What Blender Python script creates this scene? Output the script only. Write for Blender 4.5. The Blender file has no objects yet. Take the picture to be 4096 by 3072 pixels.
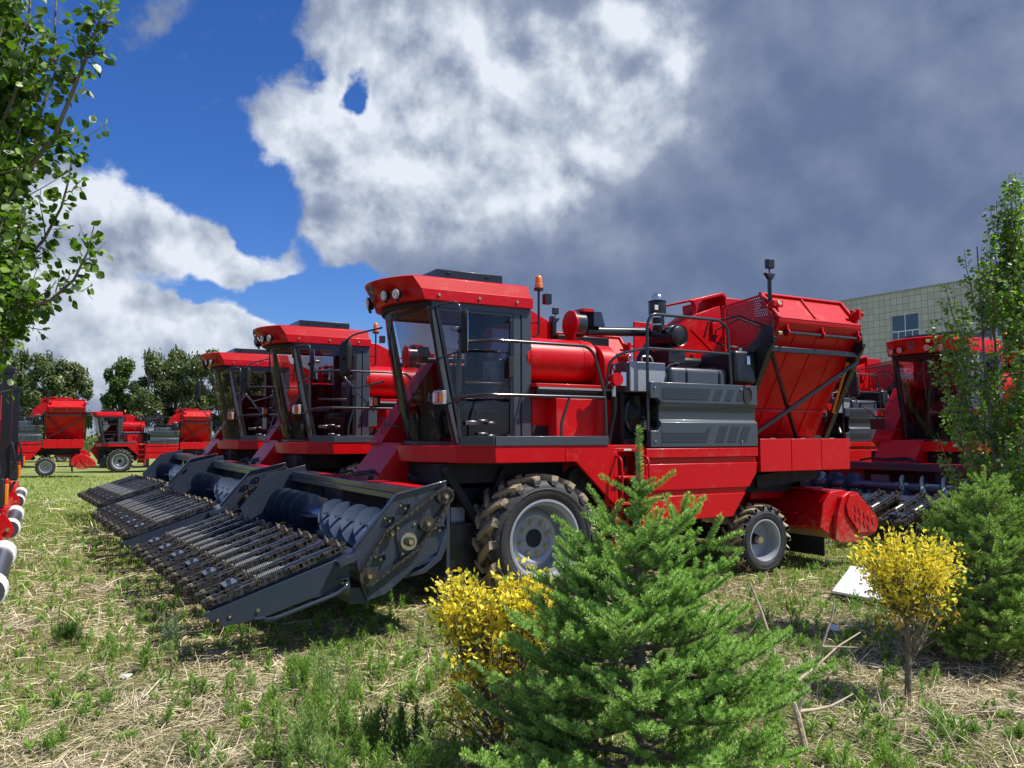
import bpy, bmesh, math, random
import numpy as np
from mathutils import Vector, Matrix
C = bpy.context.scene.collection
scene = bpy.context.scene
R = math.radians
PI = math.pi
random.seed(7)

# ---------------------------------------------------------------- camera
FPX, HOR, CAMH = 3250.0, 1740.0, 2.0
cam_d = bpy.data.cameras.new('camera')
cam_d.sensor_width = 36.0
cam_d.lens = 36.0 * FPX / 4096.0
cam_d.clip_end = 3000.0
cam_d.clip_start = 0.05
cam = bpy.data.objects.new('camera', cam_d)
C.objects.link(cam)
PITCH = math.atan((HOR - 1536) / FPX)
cam.location = (0, 0, CAMH)
cam.rotation_euler = (PI / 2 + PITCH, 0, 0)
scene.camera = cam

# ---------------------------------------------------------------- exposure
scene.view_settings.view_transform = 'Standard'
scene.view_settings.look = 'None'
scene.view_settings.gamma = 1.0
scene.view_settings.exposure = 0.35
scene.view_settings.use_curve_mapping = False

# ---------------------------------------------------------------- sun
SUN_EL, SUN_AZ = R(57), R(97)          # azimuth measured from +Y towards +X
sd = Vector((math.sin(SUN_AZ) * math.cos(SUN_EL), math.cos(SUN_AZ) * math.cos(SUN_EL), math.sin(SUN_EL)))
sun_d = bpy.data.lights.new('sun', 'SUN')
sun_d.energy = 4.9
sun_d.angle = R(0.5)
sun_d.color = (1.0, 0.945, 0.85)
sun = bpy.data.objects.new('sun', sun_d)
sun.rotation_euler = sd.to_track_quat('Z', 'Y').to_euler()
sun.location = (20, -5, 30)
C.objects.link(sun)

# ---------------------------------------------------------------- sky with clouds (all in direction space)
def pix_dir(px, py):
    a = (px - 2048) / FPX; b = (1536 - py) / FPX
    cp, sp = math.cos(PITCH), math.sin(PITCH)
    return Vector((a, cp - b * sp, sp + b * cp)).normalized()

world = bpy.data.worlds.new('World')
scene.world = world
world.use_nodes = True
WN, WL = world.node_tree.nodes, world.node_tree.links
WN.clear()
def wn(t, **k):
    n = WN.new(t)
    for a, b in k.items(): setattr(n, a, b)
    return n
def wmath(op, a, b=None, clamp=False):
    n = wn('ShaderNodeMath', operation=op, use_clamp=clamp)
    for i, s in enumerate((a, b)):
        if s is None: continue
        if isinstance(s, (int, float)): n.inputs[i].default_value = s
        else: WL.new(s, n.inputs[i])
    return n.outputs[0]
def wmixc(f, a, b):
    n = wn('ShaderNodeMix', data_type='RGBA')
    for i, s in ((0, f), (6, a), (7, b)):
        if isinstance(s, (tuple, int, float)): n.inputs[i].default_value = s
        else: WL.new(s, n.inputs[i])
    return n.outputs[2]
def wramp(s, lo, hi):
    n = wn('ShaderNodeMapRange', interpolation_type='SMOOTHSTEP')
    WL.new(s, n.inputs[0]); n.inputs[1].default_value = lo; n.inputs[2].default_value = hi
    return n.outputs[0]
wout = wn('ShaderNodeOutputWorld')
wbg = wn('ShaderNodeBackground')
wbg.inputs[1].default_value = 0.1
sky = wn('ShaderNodeTexSky', sky_type='NISHITA')
sky.sun_disc = False
sky.sun_elevation = SUN_EL
sky.sun_rotation = SUN_AZ
sky.air_density = 1.0; sky.dust_density = 0.4; sky.ozone_density = 2.5
tc = wn('ShaderNodeTexCoord')
sep = wn('ShaderNodeSeparateXYZ'); WL.new(tc.outputs['Generated'], sep.inputs[0])
az = wmath('ARCTAN2', sep.outputs[0], sep.outputs[1])
el = wmath('ARCSINE', sep.outputs[2])
comb = wn('ShaderNodeCombineXYZ'); WL.new(az, comb.inputs[0]); WL.new(el, comb.inputs[1])
def wnoise(vec, scale, detail, rough, dist=0.0, off=(0, 0, 0), sc=(1, 1, 1)):
    m = wn('ShaderNodeMapping'); WL.new(vec, m.inputs[0])
    m.inputs['Location'].default_value = off; m.inputs['Scale'].default_value = sc
    n = wn('ShaderNodeTexNoise'); WL.new(m.outputs[0], n.inputs['Vector'])
    n.inputs['Scale'].default_value = scale; n.inputs['Detail'].default_value = detail
    n.inputs['Roughness'].default_value = rough; n.inputs['Distortion'].default_value = dist
    return n
# warp the coordinates so that no blob keeps a clean outline
w1 = wnoise(comb.outputs[0], 7.0, 6, 0.55, 0, (3.1, 1.7, 0))
vm = wn('ShaderNodeVectorMath', operation='SUBTRACT'); WL.new(w1.outputs['Color'], vm.inputs[0]); vm.inputs[1].default_value = (0.5, 0.5, 0.5)
vs = wn('ShaderNodeVectorMath', operation='SCALE'); WL.new(vm.outputs[0], vs.inputs[0]); vs.inputs['Scale'].default_value = 0.10
va = wn('ShaderNodeVectorMath', operation='ADD'); WL.new(comb.outputs[0], va.inputs[0]); WL.new(vs.outputs[0], va.inputs[1])
warped = va.outputs[0]
def field(blobs, vec):
    tot = None
    for (px, py, rx, ry, rot, w) in blobs:
        d = pix_dir(px, py)
        a = math.atan2(d.x, d.y); e = math.asin(d.z)
        t = (px - 2048) / FPX
        kx = math.cos(math.atan(t)) ** 2 / FPX
        ky = math.cos(math.atan(t)) / FPX
        m = wn('ShaderNodeMapping', vector_type='TEXTURE'); WL.new(vec, m.inputs[0])
        m.inputs['Location'].default_value = (a, e, 0)
        m.inputs['Rotation'].default_value = (0, 0, R(rot))
        m.inputs['Scale'].default_value = (rx * kx, ry * ky, 1)
        g = wn('ShaderNodeTexGradient', gradient_type='SPHERICAL'); WL.new(m.outputs[0], g.inputs[0])
        s = wmath('MULTIPLY', g.outputs['Fac'], w)
        tot = s if tot is None else wmath('ADD', tot, s)
    return tot
CLOUDS = [
 # left cumulus bank
 (330, 900, 420, 330, 0, 1.5), (760, 1010, 480, 190, -20, 1.5), (980, 1010, 230, 190, 0, 1.2),
 (150, 1150, 520, 420, 0, 1.4), (600, 1330, 760, 250, 0, 1.3), (300, 1560, 1200, 260, 0, 1.3), (1000, 1400, 520, 170, -15, 1.1), (1150, 1310, 240, 110, 0, 1.4),
 # main cloud, ragged left edge
 (1260, 600, 330, 340, 25, 1.5), (1420, 880, 420, 260, 20, 1.2), (1530, 980, 300, 190, 0, .8), (1380, 60, 270, 330, 0, 1.4), (1700, 130, 360, 330, 0, 1.5), (1560, 420, 160, 130, 40, .9),
 (1900, 650, 700, 620, 0, 2.2), (2500, 300, 900, 700, 0, 2.5), (2400, 1000, 1000, 560, 0, 2.0), (3300, 700, 1300, 1100, 0, 3.0), (4200, 500, 1300, 1400, 0, 3.0), (2100, 1420, 700, 330, 0, 1.0), (3000, 1500, 1400, 500, 0, 1.6),
]
GAPS = [(1200, 1190, 330, 140, 12, 1.5), (980, 960, 150, 280, 0, 1.3), (1440, 440, 170, 70, 25, .7), (1290, 330, 110, 80, 0, .8), (1420, 950, 90, 60, 0, .8), (860, 780, 330, 190, -15, .8), (820, 1180, 150, 80, 0, .8), (1540, 220, 170, 120, 60, 1.1), (1490, 440, 130, 160, 0, 1.3), (2790, 100, 40, 60, 0, .5), (1480, 1130, 260, 130, 0, .4), (1000, 700, 330, 200, 0, .8), (1120, 1180, 240, 110, 20, 1.0), (760, 1190, 150, 70, 0, .5)]
BRIGHT = [(1750, 600, 900, 560, 0, .28), (2100, 350, 700, 420, 0, .2), (500, 1450, 1100, 420, 0, .5), (200, 1100, 800, 500, 0, .3),
 (330, 820, 520, 260, 0, .75), (620, 930, 460, 220, -25, .75), (950, 1030, 330, 200, -10, .6), (350, 1180, 700, 260, 0, .50), (1150, 1290, 420, 140, 0, .7), (350, 1480, 900, 300, 0, .55), (900,1440,560,170,0,.6),
 (1270, 600, 380, 320, 30, .7), (1400, 880, 440, 230, 25, .7), (1400, 50, 320, 320, 0, .6), (1800, 480, 760, 380, -5, .6), (2000, 150, 760, 380, 0, .45), (2560, 200, 380, 260, 15, 1.0), (2400, 520, 640, 260, 0, .5), (1950, 820, 760, 360, 0, .45), (2450,330,760,480,0,.3), (2700,520,500,300,0,.2),
]
DARK = [(3200, 620, 900, 560, 0, .20), (2300, 1200, 700, 300, 0, .15), (3300, 1150, 1100, 450, 0, .18), (560, 1240, 420, 90, 0, .30), (1800, 1180, 500, 170, 0, .12)]
fa = field(CLOUDS, warped)
fg = field(GAPS, warped)
n2 = wnoise(comb.outputs[0], 10.0, 11, 0.60, 0.1, (0.3, 5.2, 0))
n6 = wnoise(comb.outputs[0], 9.0, 9, 0.54, 0.1, (4.3, 2.2, 0))
n2b = wnoise(comb.outputs[0], 9.0, 9, 0.54, 0.1, (4.3 - 0.012, 2.2 - 0.030, 0))     # the same noise a little towards the light
n3 = wnoise(comb.outputs[0], 3.2, 6, 0.55, 0, (8.3, 0.2, 0), (1, 1.6, 1))
dens = wmath('SUBTRACT', fa, fg)
dens = wmath('ADD', dens, wmath('MULTIPLY', wmath('SUBTRACT', n2.outputs['Fac'], 0.5), 2.9))
# clouds elsewhere in the sky, out of the photograph's view
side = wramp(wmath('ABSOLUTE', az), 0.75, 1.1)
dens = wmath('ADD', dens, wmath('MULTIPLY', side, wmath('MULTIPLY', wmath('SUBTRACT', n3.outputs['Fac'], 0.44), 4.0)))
alpha = wramp(dens, 0.12, 0.66)
# brightness: each billow is lit on the side towards the light; large masses follow the fields
fb = wmath('SUBTRACT', field(BRIGHT, warped), field(DARK, warped))
relief = wmath('MULTIPLY', wmath('SUBTRACT', n6.outputs['Fac'], n2b.outputs['Fac']), 3.0)
n5 = wnoise(comb.outputs[0], 4.5, 7, 0.58, 0.3, (5.0, 2.0, 0), (1.3, 1, 1))
base_ = wmath('MINIMUM', wmath('MAXIMUM', wmath('ADD', wmath('MULTIPLY', fb, 0.95), 0.18), 0.06), 0.78)
base_ = wmath('ADD', base_, wmath('MULTIPLY', side, 0.35), True)  # unseen side clouds made brighter, added as fill light for the scene
var_ = wmath('ADD', wmath('MULTIPLY', relief, 0.75), wmath('MULTIPLY', wmath('SUBTRACT', n5.outputs['Fac'], 0.5), 0.75))
var_ = wmath('ADD', var_, wmath('MULTIPLY', wmath('SUBTRACT', n2.outputs['Fac'], 0.5), 0.22))
bright = wmath('ADD', base_, wmath('MULTIPLY', var_, wmath('ADD', wmath('MULTIPLY', base_, 0.95), 0.22)))
edge = wramp(dens, 1.3, 0.3)
bright = wmath('ADD', bright, wmath('MULTIPLY', edge, 0.14), True)
ccol = wn('ShaderNodeValToRGB'); WL.new(bright, ccol.inputs[0])
cr = ccol.color_ramp
cr.elements[0].position = 0.0; cr.elements[0].color = (1.05, 1.45, 2.50, 1)
cr.elements[1].position = 1.0; cr.elements[1].color = (6.3, 6.7, 7.4, 1)
for p, c in ((0.30, (1.75, 2.2, 3.25, 1)), (0.50, (2.35, 2.8, 3.8, 1)), (0.72, (4.0, 4.5, 5.4, 1))):
    e_ = cr.elements.new(p); e_.color = c
# clear sky: the Nishita sky, deepened
hs = wn('ShaderNodeHueSaturation'); WL.new(sky.outputs[0], hs.inputs['Color'])
hs.inputs['Saturation'].default_value = 1.25; hs.inputs['Value'].default_value = 1.0
skyc = wn('ShaderNodeMix', data_type='RGBA', blend_type='MULTIPLY'); skyc.inputs[0].default_value = 1.0
WL.new(hs.outputs[0], skyc.inputs[6]); skyc.inputs[7].default_value = (0.52, 0.66, 1.02, 1)
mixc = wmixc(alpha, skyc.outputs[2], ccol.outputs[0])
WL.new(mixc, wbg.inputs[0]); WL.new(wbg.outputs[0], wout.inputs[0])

# ---------------------------------------------------------------- materials
MATS = {}
def mat(name, col, rough=0.5, metal=0.0, coat=0.0, bump=None, spec=None, dirt=None, var=None):
    m = bpy.data.materials.new(name); m.use_nodes = True
    N, L = m.node_tree.nodes, m.node_tree.links
    b = N['Principled BSDF']
    b.inputs['Base Color'].default_value = (*col, 1)
    b.inputs['Roughness'].default_value = rough
    b.inputs['Metallic'].default_value = metal
    b.inputs['Coat Weight'].default_value = coat
    b.inputs['Coat Roughness'].default_value = 0.08
    if spec is not None: b.inputs['Specular IOR Level'].default_value = spec
    tcn = N.new('ShaderNodeTexCoord')
    last = None
    if var:   # (scale, second colour)
        n = N.new('ShaderNodeTexNoise'); n.inputs['Scale'].default_value = var[0]; n.inputs['Detail'].default_value = 5
        L.new(tcn.outputs['Object'], n.inputs['Vector'])
        r = N.new('ShaderNodeMapRange'); L.new(n.outputs['Fac'], r.inputs[0]); r.inputs[1].default_value = 0.35; r.inputs[2].default_value = 0.68
        x = N.new('ShaderNodeMix'); x.data_type = 'RGBA'; L.new(r.outputs[0], x.inputs[0])
        x.inputs[6].default_value = (*col, 1); x.inputs[7].default_value = (*var[1], 1)
        L.new(x.outputs[2], b.inputs['Base Color']); last = x.outputs[2]
    if dirt:  # (scale, lo, hi, colour)
        n = N.new('ShaderNodeTexNoise'); n.inputs['Scale'].default_value = dirt[0]; n.inputs['Detail'].default_value = 8; n.inputs['Roughness'].default_value = 0.68
        L.new(tcn.outputs['Object'], n.inputs['Vector'])
        r = N.new('ShaderNodeMapRange'); L.new(n.outputs['Fac'], r.inputs[0]); r.inputs[1].default_value = dirt[1]; r.inputs[2].default_value = dirt[2]
        x = N.new('ShaderNodeMix'); x.data_type = 'RGBA'; L.new(r.outputs[0], x.inputs[0])
        if last: L.new(last, x.inputs[6])
        else: x.inputs[6].default_value = (*col, 1)
        x.inputs[7].default_value = (*dirt[3], 1)
        L.new(x.outputs[2], b.inputs['Base Color'])
        rr = N.new('ShaderNodeMapRange'); L.new(r.outputs[0], rr.inputs[0]); rr.inputs[3].default_value = rough; rr.inputs[4].default_value = 0.85
        L.new(rr.outputs[0], b.inputs['Roughness'])
    if bump:  # (scale, strength, distance)
        n = N.new('ShaderNodeTexNoise'); n.inputs['Scale'].default_value = bump[0]; n.inputs['Detail'].default_value = 4
        L.new(tcn.outputs['Object'], n.inputs['Vector'])
        bn = N.new('ShaderNodeBump'); bn.inputs['Strength'].default_value = bump[1]; bn.inputs['Distance'].default_value = bump[2]
        L.new(n.outputs['Fac'], bn.inputs['Height']); L.new(bn.outputs[0], b.inputs['Normal'])
    MATS[name] = m
    return m
RED = mat('red_paint', (0.53, 0.0022, 0.0055), 0.36, coat=0.05, spec=.3, bump=(2.5, 0.2, 0.006), dirt=(3.2, 0.56, 1.0, (0.40, 0.13, 0.10)))
def splash(m, z0, z1, col, amt):
    # dried mud and dust, thicker low on the machine
    N, L = m.node_tree.nodes, m.node_tree.links; b = N['Principled BSDF']
    old = b.inputs['Base Color'].links[0].from_socket if b.inputs['Base Color'].links else None
    tcn = N.new('ShaderNodeTexCoord'); sp_ = N.new('ShaderNodeSeparateXYZ'); L.new(tcn.outputs['Object'], sp_.inputs[0])
    r = N.new('ShaderNodeMapRange'); L.new(sp_.outputs[2], r.inputs[0]); r.inputs[1].default_value = z1; r.inputs[2].default_value = z0; r.inputs[3].default_value = 0; r.inputs[4].default_value = amt
    n = N.new('ShaderNodeTexNoise'); n.inputs['Scale'].default_value = 14; n.inputs['Detail'].default_value = 10; n.inputs['Roughness'].default_value = .75; L.new(tcn.outputs['Object'], n.inputs['Vector'])
    a = N.new('ShaderNodeMath'); a.operation = 'ADD'; L.new(n.outputs['Fac'], a.inputs[0]); L.new(r.outputs[0], a.inputs[1])
    c = N.new('ShaderNodeMapRange'); L.new(a.outputs[0], c.inputs[0]); c.inputs[1].default_value = .70; c.inputs[2].default_value = .98
    x = N.new('ShaderNodeMix'); x.data_type = 'RGBA'; L.new(c.outputs[0], x.inputs[0])
    if old: L.new(old, x.inputs[6])
    else: x.inputs[6].default_value = b.inputs['Base Color'].default_value
    x.inputs[7].default_value = (*col, 1); L.new(x.outputs[2], b.inputs['Base Color'])
splash(RED, .35, 1.35, (.30, .20, .13), .32)
RED2 = mat('red_paint_dark', (0.50, 0.0022, 0.0055), 0.38, coat=0.05, spec=.3, bump=(3.5, 0.2, 0.006))
GREY = mat('grey_paint', (0.050, 0.064, 0.082), 0.38, coat=0.15, bump=(4, 0.2, 0.004), dirt=(4.0, 0.6, 1.0, (0.12, 0.12, 0.11)))
STEEL = mat('header_paint', (0.030, 0.040, 0.062), 0.30, coat=0.35, bump=(4, 0.3, 0.005), dirt=(5.0, 0.58, 1.0, (0.11, 0.11, 0.11)))
AUG = mat('auger_paint', (0.060, 0.088, 0.145), 0.28, metal=0.25, coat=0.3, bump=(6, 0.3, 0.004))
SPRING = mat('zinc_spring', (0.42, 0.42, 0.38), 0.35, metal=0.6)
BLACK = mat('black_paint', (0.012, 0.013, 0.016), 0.35, coat=0.2)
MATTE = mat('black_matte', (0.012, 0.012, 0.014), 0.75)
UNDER = mat('underbody', (0.010, 0.011, 0.015), 0.7, dirt=(6, 0.55, 0.8, (0.05, 0.045, 0.04)))
TUBE = mat('rail_paint', (0.022, 0.028, 0.038), 0.25, coat=0.5)
LGREY = mat('light_grey_paint', (0.30, 0.33, 0.37), 0.35, coat=0.2, bump=(3, .2, .004))
RIM = mat('silver_rim', (0.33, 0.355, 0.40), 0.33, metal=0.15, coat=0.2, dirt=(5, 0.55, 0.95, (0.30, 0.27, 0.22)))
CHROME = mat('bright_metal', (0.62, 0.62, 0.62), 0.22, metal=1.0)
ZINC = mat('zinc_bolt', (0.62, 0.52, 0.30), 0.3, metal=0.9)
CHAIN = mat('chain_metal', (0.050, 0.044, 0.036), 0.40, metal=0.6, var=(30, (0.15, 0.13, 0.10)))
SPRK = mat('sprocket_metal', (0.07, 0.066, 0.06), 0.4, metal=0.6, var=(20, (0.12, 0.10, 0.08)))
ORANGE = mat('orange_lens', (0.85, 0.20, 0.01), 0.15, coat=0.6)
REDLENS = mat('red_lens', (0.65, 0.01, 0.01), 0.15, coat=0.6)
WHITEL = mat('white_lens', (0.62, 0.60, 0.60), 0.12, coat=0.8, var=(60, (0.55, 0.25, 0.25)))
MIRROR = mat('mirror_glass', (0.75, 0.78, 0.82), 0.04, metal=1.0)
LABEL = mat('pale_sticker', (0.62, 0.62, 0.58), 0.5)
BLUEG = mat('emblem_blue', (0.05, 0.14, 0.26), 0.3, metal=0.3)
YELL = mat('yellow_paint', (0.72, 0.36, 0.01), 0.4)
SEATM = mat('wrapped_seat', (0.10, 0.11, 0.12), 0.18, coat=0.6, bump=(14, 1.0, 0.02), var=(9, (0.24, 0.25, 0.27)))
WRAP = mat('white_wrap', (0.70, 0.70, 0.68), 0.45, bump=(18, 0.8, 0.02))
ROLLER = mat('roller_steel', (0.12, 0.13, 0.15), 0.25, metal=0.7)

def tyre_mat():
    m = mat('tyre_rubber', (0.022, 0.023, 0.026), 0.6)
    N, L = m.node_tree.nodes, m.node_tree.links
    b = N['Principled BSDF']
    tcn = N.new('ShaderNodeTexCoord')
    at = N.new('ShaderNodeAttribute'); at.attribute_name = 'tread'
    n = N.new('ShaderNodeTexNoise'); n.inputs['Scale'].default_value = 9; n.inputs['Detail'].default_value = 7; n.inputs['Roughness'].default_value = 0.65
    L.new(tcn.outputs['Object'], n.inputs['Vector'])
    s = N.new('ShaderNodeMath'); s.operation = 'MULTIPLY_ADD'; L.new(at.outputs['Fac'], s.inputs[0]); s.inputs[1].default_value = 0.50; L.new(n.outputs['Fac'], s.inputs[2])
    r = N.new('ShaderNodeMapRange'); L.new(s.outputs[0], r.inputs[0]); r.inputs[1].default_value = 0.74; r.inputs[2].default_value = 0.92
    n2 = N.new('ShaderNodeTexNoise'); n2.inputs['Scale'].default_value = 3; L.new(tcn.outputs['Object'], n2.inputs['Vector'])
    d = N.new('ShaderNodeMix'); d.data_type = 'RGBA'; L.new(n2.outputs['Fac'], d.inputs[0]); d.inputs[6].default_value = (0.018, 0.019, 0.022, 1); d.inputs[7].default_value = (0.045, 0.043, 0.042, 1)
    x = N.new('ShaderNodeMix'); x.data_type = 'RGBA'; L.new(r.outputs[0], x.inputs[0]); L.new(d.outputs[2], x.inputs[6]); x.inputs[7].default_value = (0.44, 0.35, 0.23, 1)
    L.new(x.outputs[2], b.inputs['Base Color'])
    bn = N.new('ShaderNodeBump'); bn.inputs['Strength'].default_value = 0.7; bn.inputs['Distance'].default_value = 0.02
    L.new(n.outputs['Fac'], bn.inputs['Height']); L.new(bn.outputs[0], b.inputs['Normal'])
    return m
TYRE = tyre_mat()

def glass_mat(name, tint, gloss=0.9, k=.62):
    m = bpy.data.materials.new(name); m.use_nodes = True
    N, L = m.node_tree.nodes, m.node_tree.links
    N.clear()
    o = N.new('ShaderNodeOutputMaterial')
    t = N.new('ShaderNodeBsdfTransparent'); t.inputs[0].default_value = (*tint, 1)
    g = N.new('ShaderNodeBsdfGlossy'); g.inputs['Roughness'].default_value = 0.02; g.inputs[0].default_value = (gloss, gloss, gloss, 1)
    f = N.new('ShaderNodeFresnel'); f.inputs['IOR'].default_value = 1.5
    tcn = N.new('ShaderNodeTexCoord')
    n = N.new('ShaderNodeTexNoise'); n.inputs['Scale'].default_value = 1.6; n.inputs['Detail'].default_value = 2; L.new(tcn.outputs['Object'], n.inputs['Vector'])
    bn = N.new('ShaderNodeBump'); bn.inputs['Strength'].default_value = 0.35; bn.inputs['Distance'].default_value = 0.02; L.new(n.outputs['Fac'], bn.inputs['Height'])
    L.new(bn.outputs[0], g.inputs['Normal']); L.new(bn.outputs[0], f.inputs['Normal'])
    a = N.new('ShaderNodeMath'); a.operation = 'MULTIPLY_ADD'; a.use_clamp = True; a.inputs[1].default_value = k; a.inputs[2].default_value = 0.0
    L.new(f.outputs[0], a.inputs[0])
    x = N.new('ShaderNodeMixShader'); L.new(a.outputs[0], x.inputs[0]); L.new(t.outputs[0], x.inputs[1]); L.new(g.outputs[0], x.inputs[2])
    L.new(x.outputs[0], o.inputs[0])
    return m
GLASS = glass_mat('tinted_glass', (0.76, 0.73, 0.75))
WSGLASS = glass_mat('windshield_glass', (0.80, 0.74, 0.76), .9, .36)
WGLASS = mat('building_glass', (0.09, 0.11, 0.13), 0.12, metal=0.35)

def dots_mat(name, base, hole, scale, rough=0.4, thr=0.30, axes='xz'):
    """hexagonally staggered round holes"""
    m = mat(name, base, rough)
    N, L = m.node_tree.nodes, m.node_tree.links
    b = N['Principled BSDF']
    tcn = N.new('ShaderNodeTexCoord'); sp_ = N.new('ShaderNodeSeparateXYZ'); L.new(tcn.outputs['Object'], sp_.inputs[0])
    ix = {'x': 0, 'y': 1, 'z': 2}
    def M(op, a, c=None):
        n = N.new('ShaderNodeMath'); n.operation = op
        for i, s in enumerate((a, c)):
            if s is None: continue
            if isinstance(s, (int, float)): n.inputs[i].default_value = s
            else: L.new(s, n.inputs[i])
        return n.outputs[0]
    p = M('MULTIPLY', sp_.outputs[ix[axes[0]]], scale); q = M('MULTIPLY', sp_.outputs[ix[axes[1]]], scale * 1.1547)
    row = M('FLOOR', q)
    p2 = M('ADD', p, M('MULTIPLY', M('MODULO', row, 2.0), 0.5))
    fx = M('SUBTRACT', M('FRACT', p2), 0.5); fy = M('SUBTRACT', M('FRACT', q), 0.5)
    dist = M('SQRT', M('ADD', M('MULTIPLY', fx, fx), M('MULTIPLY', fy, fy)))
    msk = M('LESS_THAN', dist, thr)
    x = N.new('ShaderNodeMix'); x.data_type = 'RGBA'; L.new(msk, x.inputs[0]); x.inputs[6].default_value = (*base, 1); x.inputs[7].default_value = (*hole, 1)
    L.new(x.outputs[2], b.inputs['Base Color'])
    return m
PERF = dots_mat('perforated_grey', (0.045, 0.057, 0.073), (0.002, 0.002, 0.003), 32.0, 0.4, 0.36)
MESHR = dots_mat('perforated_red', (0.40, 0.006, 0.012), (0.10, 0.02, 0.03), 24.0, 0.4, 0.27, 'yz')
def see_through(m):
    # real holes: the dark dots let the background show
    N, L = m.node_tree.nodes, m.node_tree.links; b = N['Principled BSDF']
    src = [l for l in L if l.to_socket == b.inputs['Base Color']][0].from_node.inputs[0].links[0].from_socket
    t = N.new('ShaderNodeBsdfTransparent'); x = N.new('ShaderNodeMixShader'); L.new(src, x.inputs[0]); L.new(b.outputs[0], x.inputs[1]); L.new(t.outputs[0], x.inputs[2]); L.new(x.outputs[0], N['Material Output'].inputs[0])
see_through(MESHR)
MESHK = dots_mat('perforated_black', (0.010, 0.010, 0.013), (0.10, 0.11, 0.13), 22.0, 0.5, 0.16)
MESHW = dots_mat('perforated_dark', (0.035, 0.045, 0.06), (0.16, 0.18, 0.2), 30.0, 0.5, 0.3, 'yz')

def vcol_mat(name, rough=0.6, trans=0.0, spec=0.3, tcol=(0.25, 0.45, 0.03), coat=0.0):
    """colour from the mesh's per-blade albedo variation, optional translucency"""
    m = bpy.data.materials.new(name); m.use_nodes = True
    N, L = m.node_tree.nodes, m.node_tree.links
    b = N['Principled BSDF']
    a = N.new('ShaderNodeAttribute'); a.attribute_name = 'Col'
    L.new(a.outputs['Color'], b.inputs['Base Color'])
    b.inputs['Roughness'].default_value = rough
    b.inputs['Specular IOR Level'].default_value = spec
    b.inputs['Coat Weight'].default_value = coat
    if trans > 0:
        t = N.new('ShaderNodeBsdfTranslucent')
        mm = N.new('ShaderNodeMix'); mm.data_type = 'RGBA'; mm.blend_type = 'MULTIPLY'; mm.inputs[0].default_value = 1
        L.new(a.outputs['Color'], mm.inputs[6]); mm.inputs[7].default_value = (*tcol, 1)
        L.new(mm.outputs[2], t.inputs[0])
        x = N.new('ShaderNodeMixShader'); x.inputs[0].default_value = trans
        L.new(b.outputs[0], x.inputs[1]); L.new(t.outputs[0], x.inputs[2])
        L.new(x.outputs[0], N['Material Output'].inputs[0])
    return m
LEAF = vcol_mat('leaf', 0.42, 0.30, 0.5, (1.6, 2.2, 0.5))
GRASSM = vcol_mat('grass_blade', 0.6, 0.25, 0.3, (1.4, 1.8, 0.6))
STRAWM = vcol_mat('straw', 0.65, 0.0, 0.25)
NEEDLE = vcol_mat('needle', 0.45, 0.12, 0.45, (1.4, 1.8, 0.5))
PETAL = vcol_mat('yellow_leaf', 0.45, 0.30, 0.4, (1.5, 1.3, 0.6))
BARK = mat('bark', (0.16, 0.125, 0.09), 0.85, bump=(25, 1.0, 0.02), var=(12, (0.26, 0.22, 0.17)))
DEADW = mat('dead_wood', (0.42, 0.33, 0.23), 0.8, bump=(30, 1.0, 0.01), var=(10, (0.56, 0.47, 0.36)))
GBARK = mat('grey_green_bark', (0.14, 0.13, 0.085), 0.8, bump=(25, 1, .01), var=(12, (0.25, 0.22, 0.16)))

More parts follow.
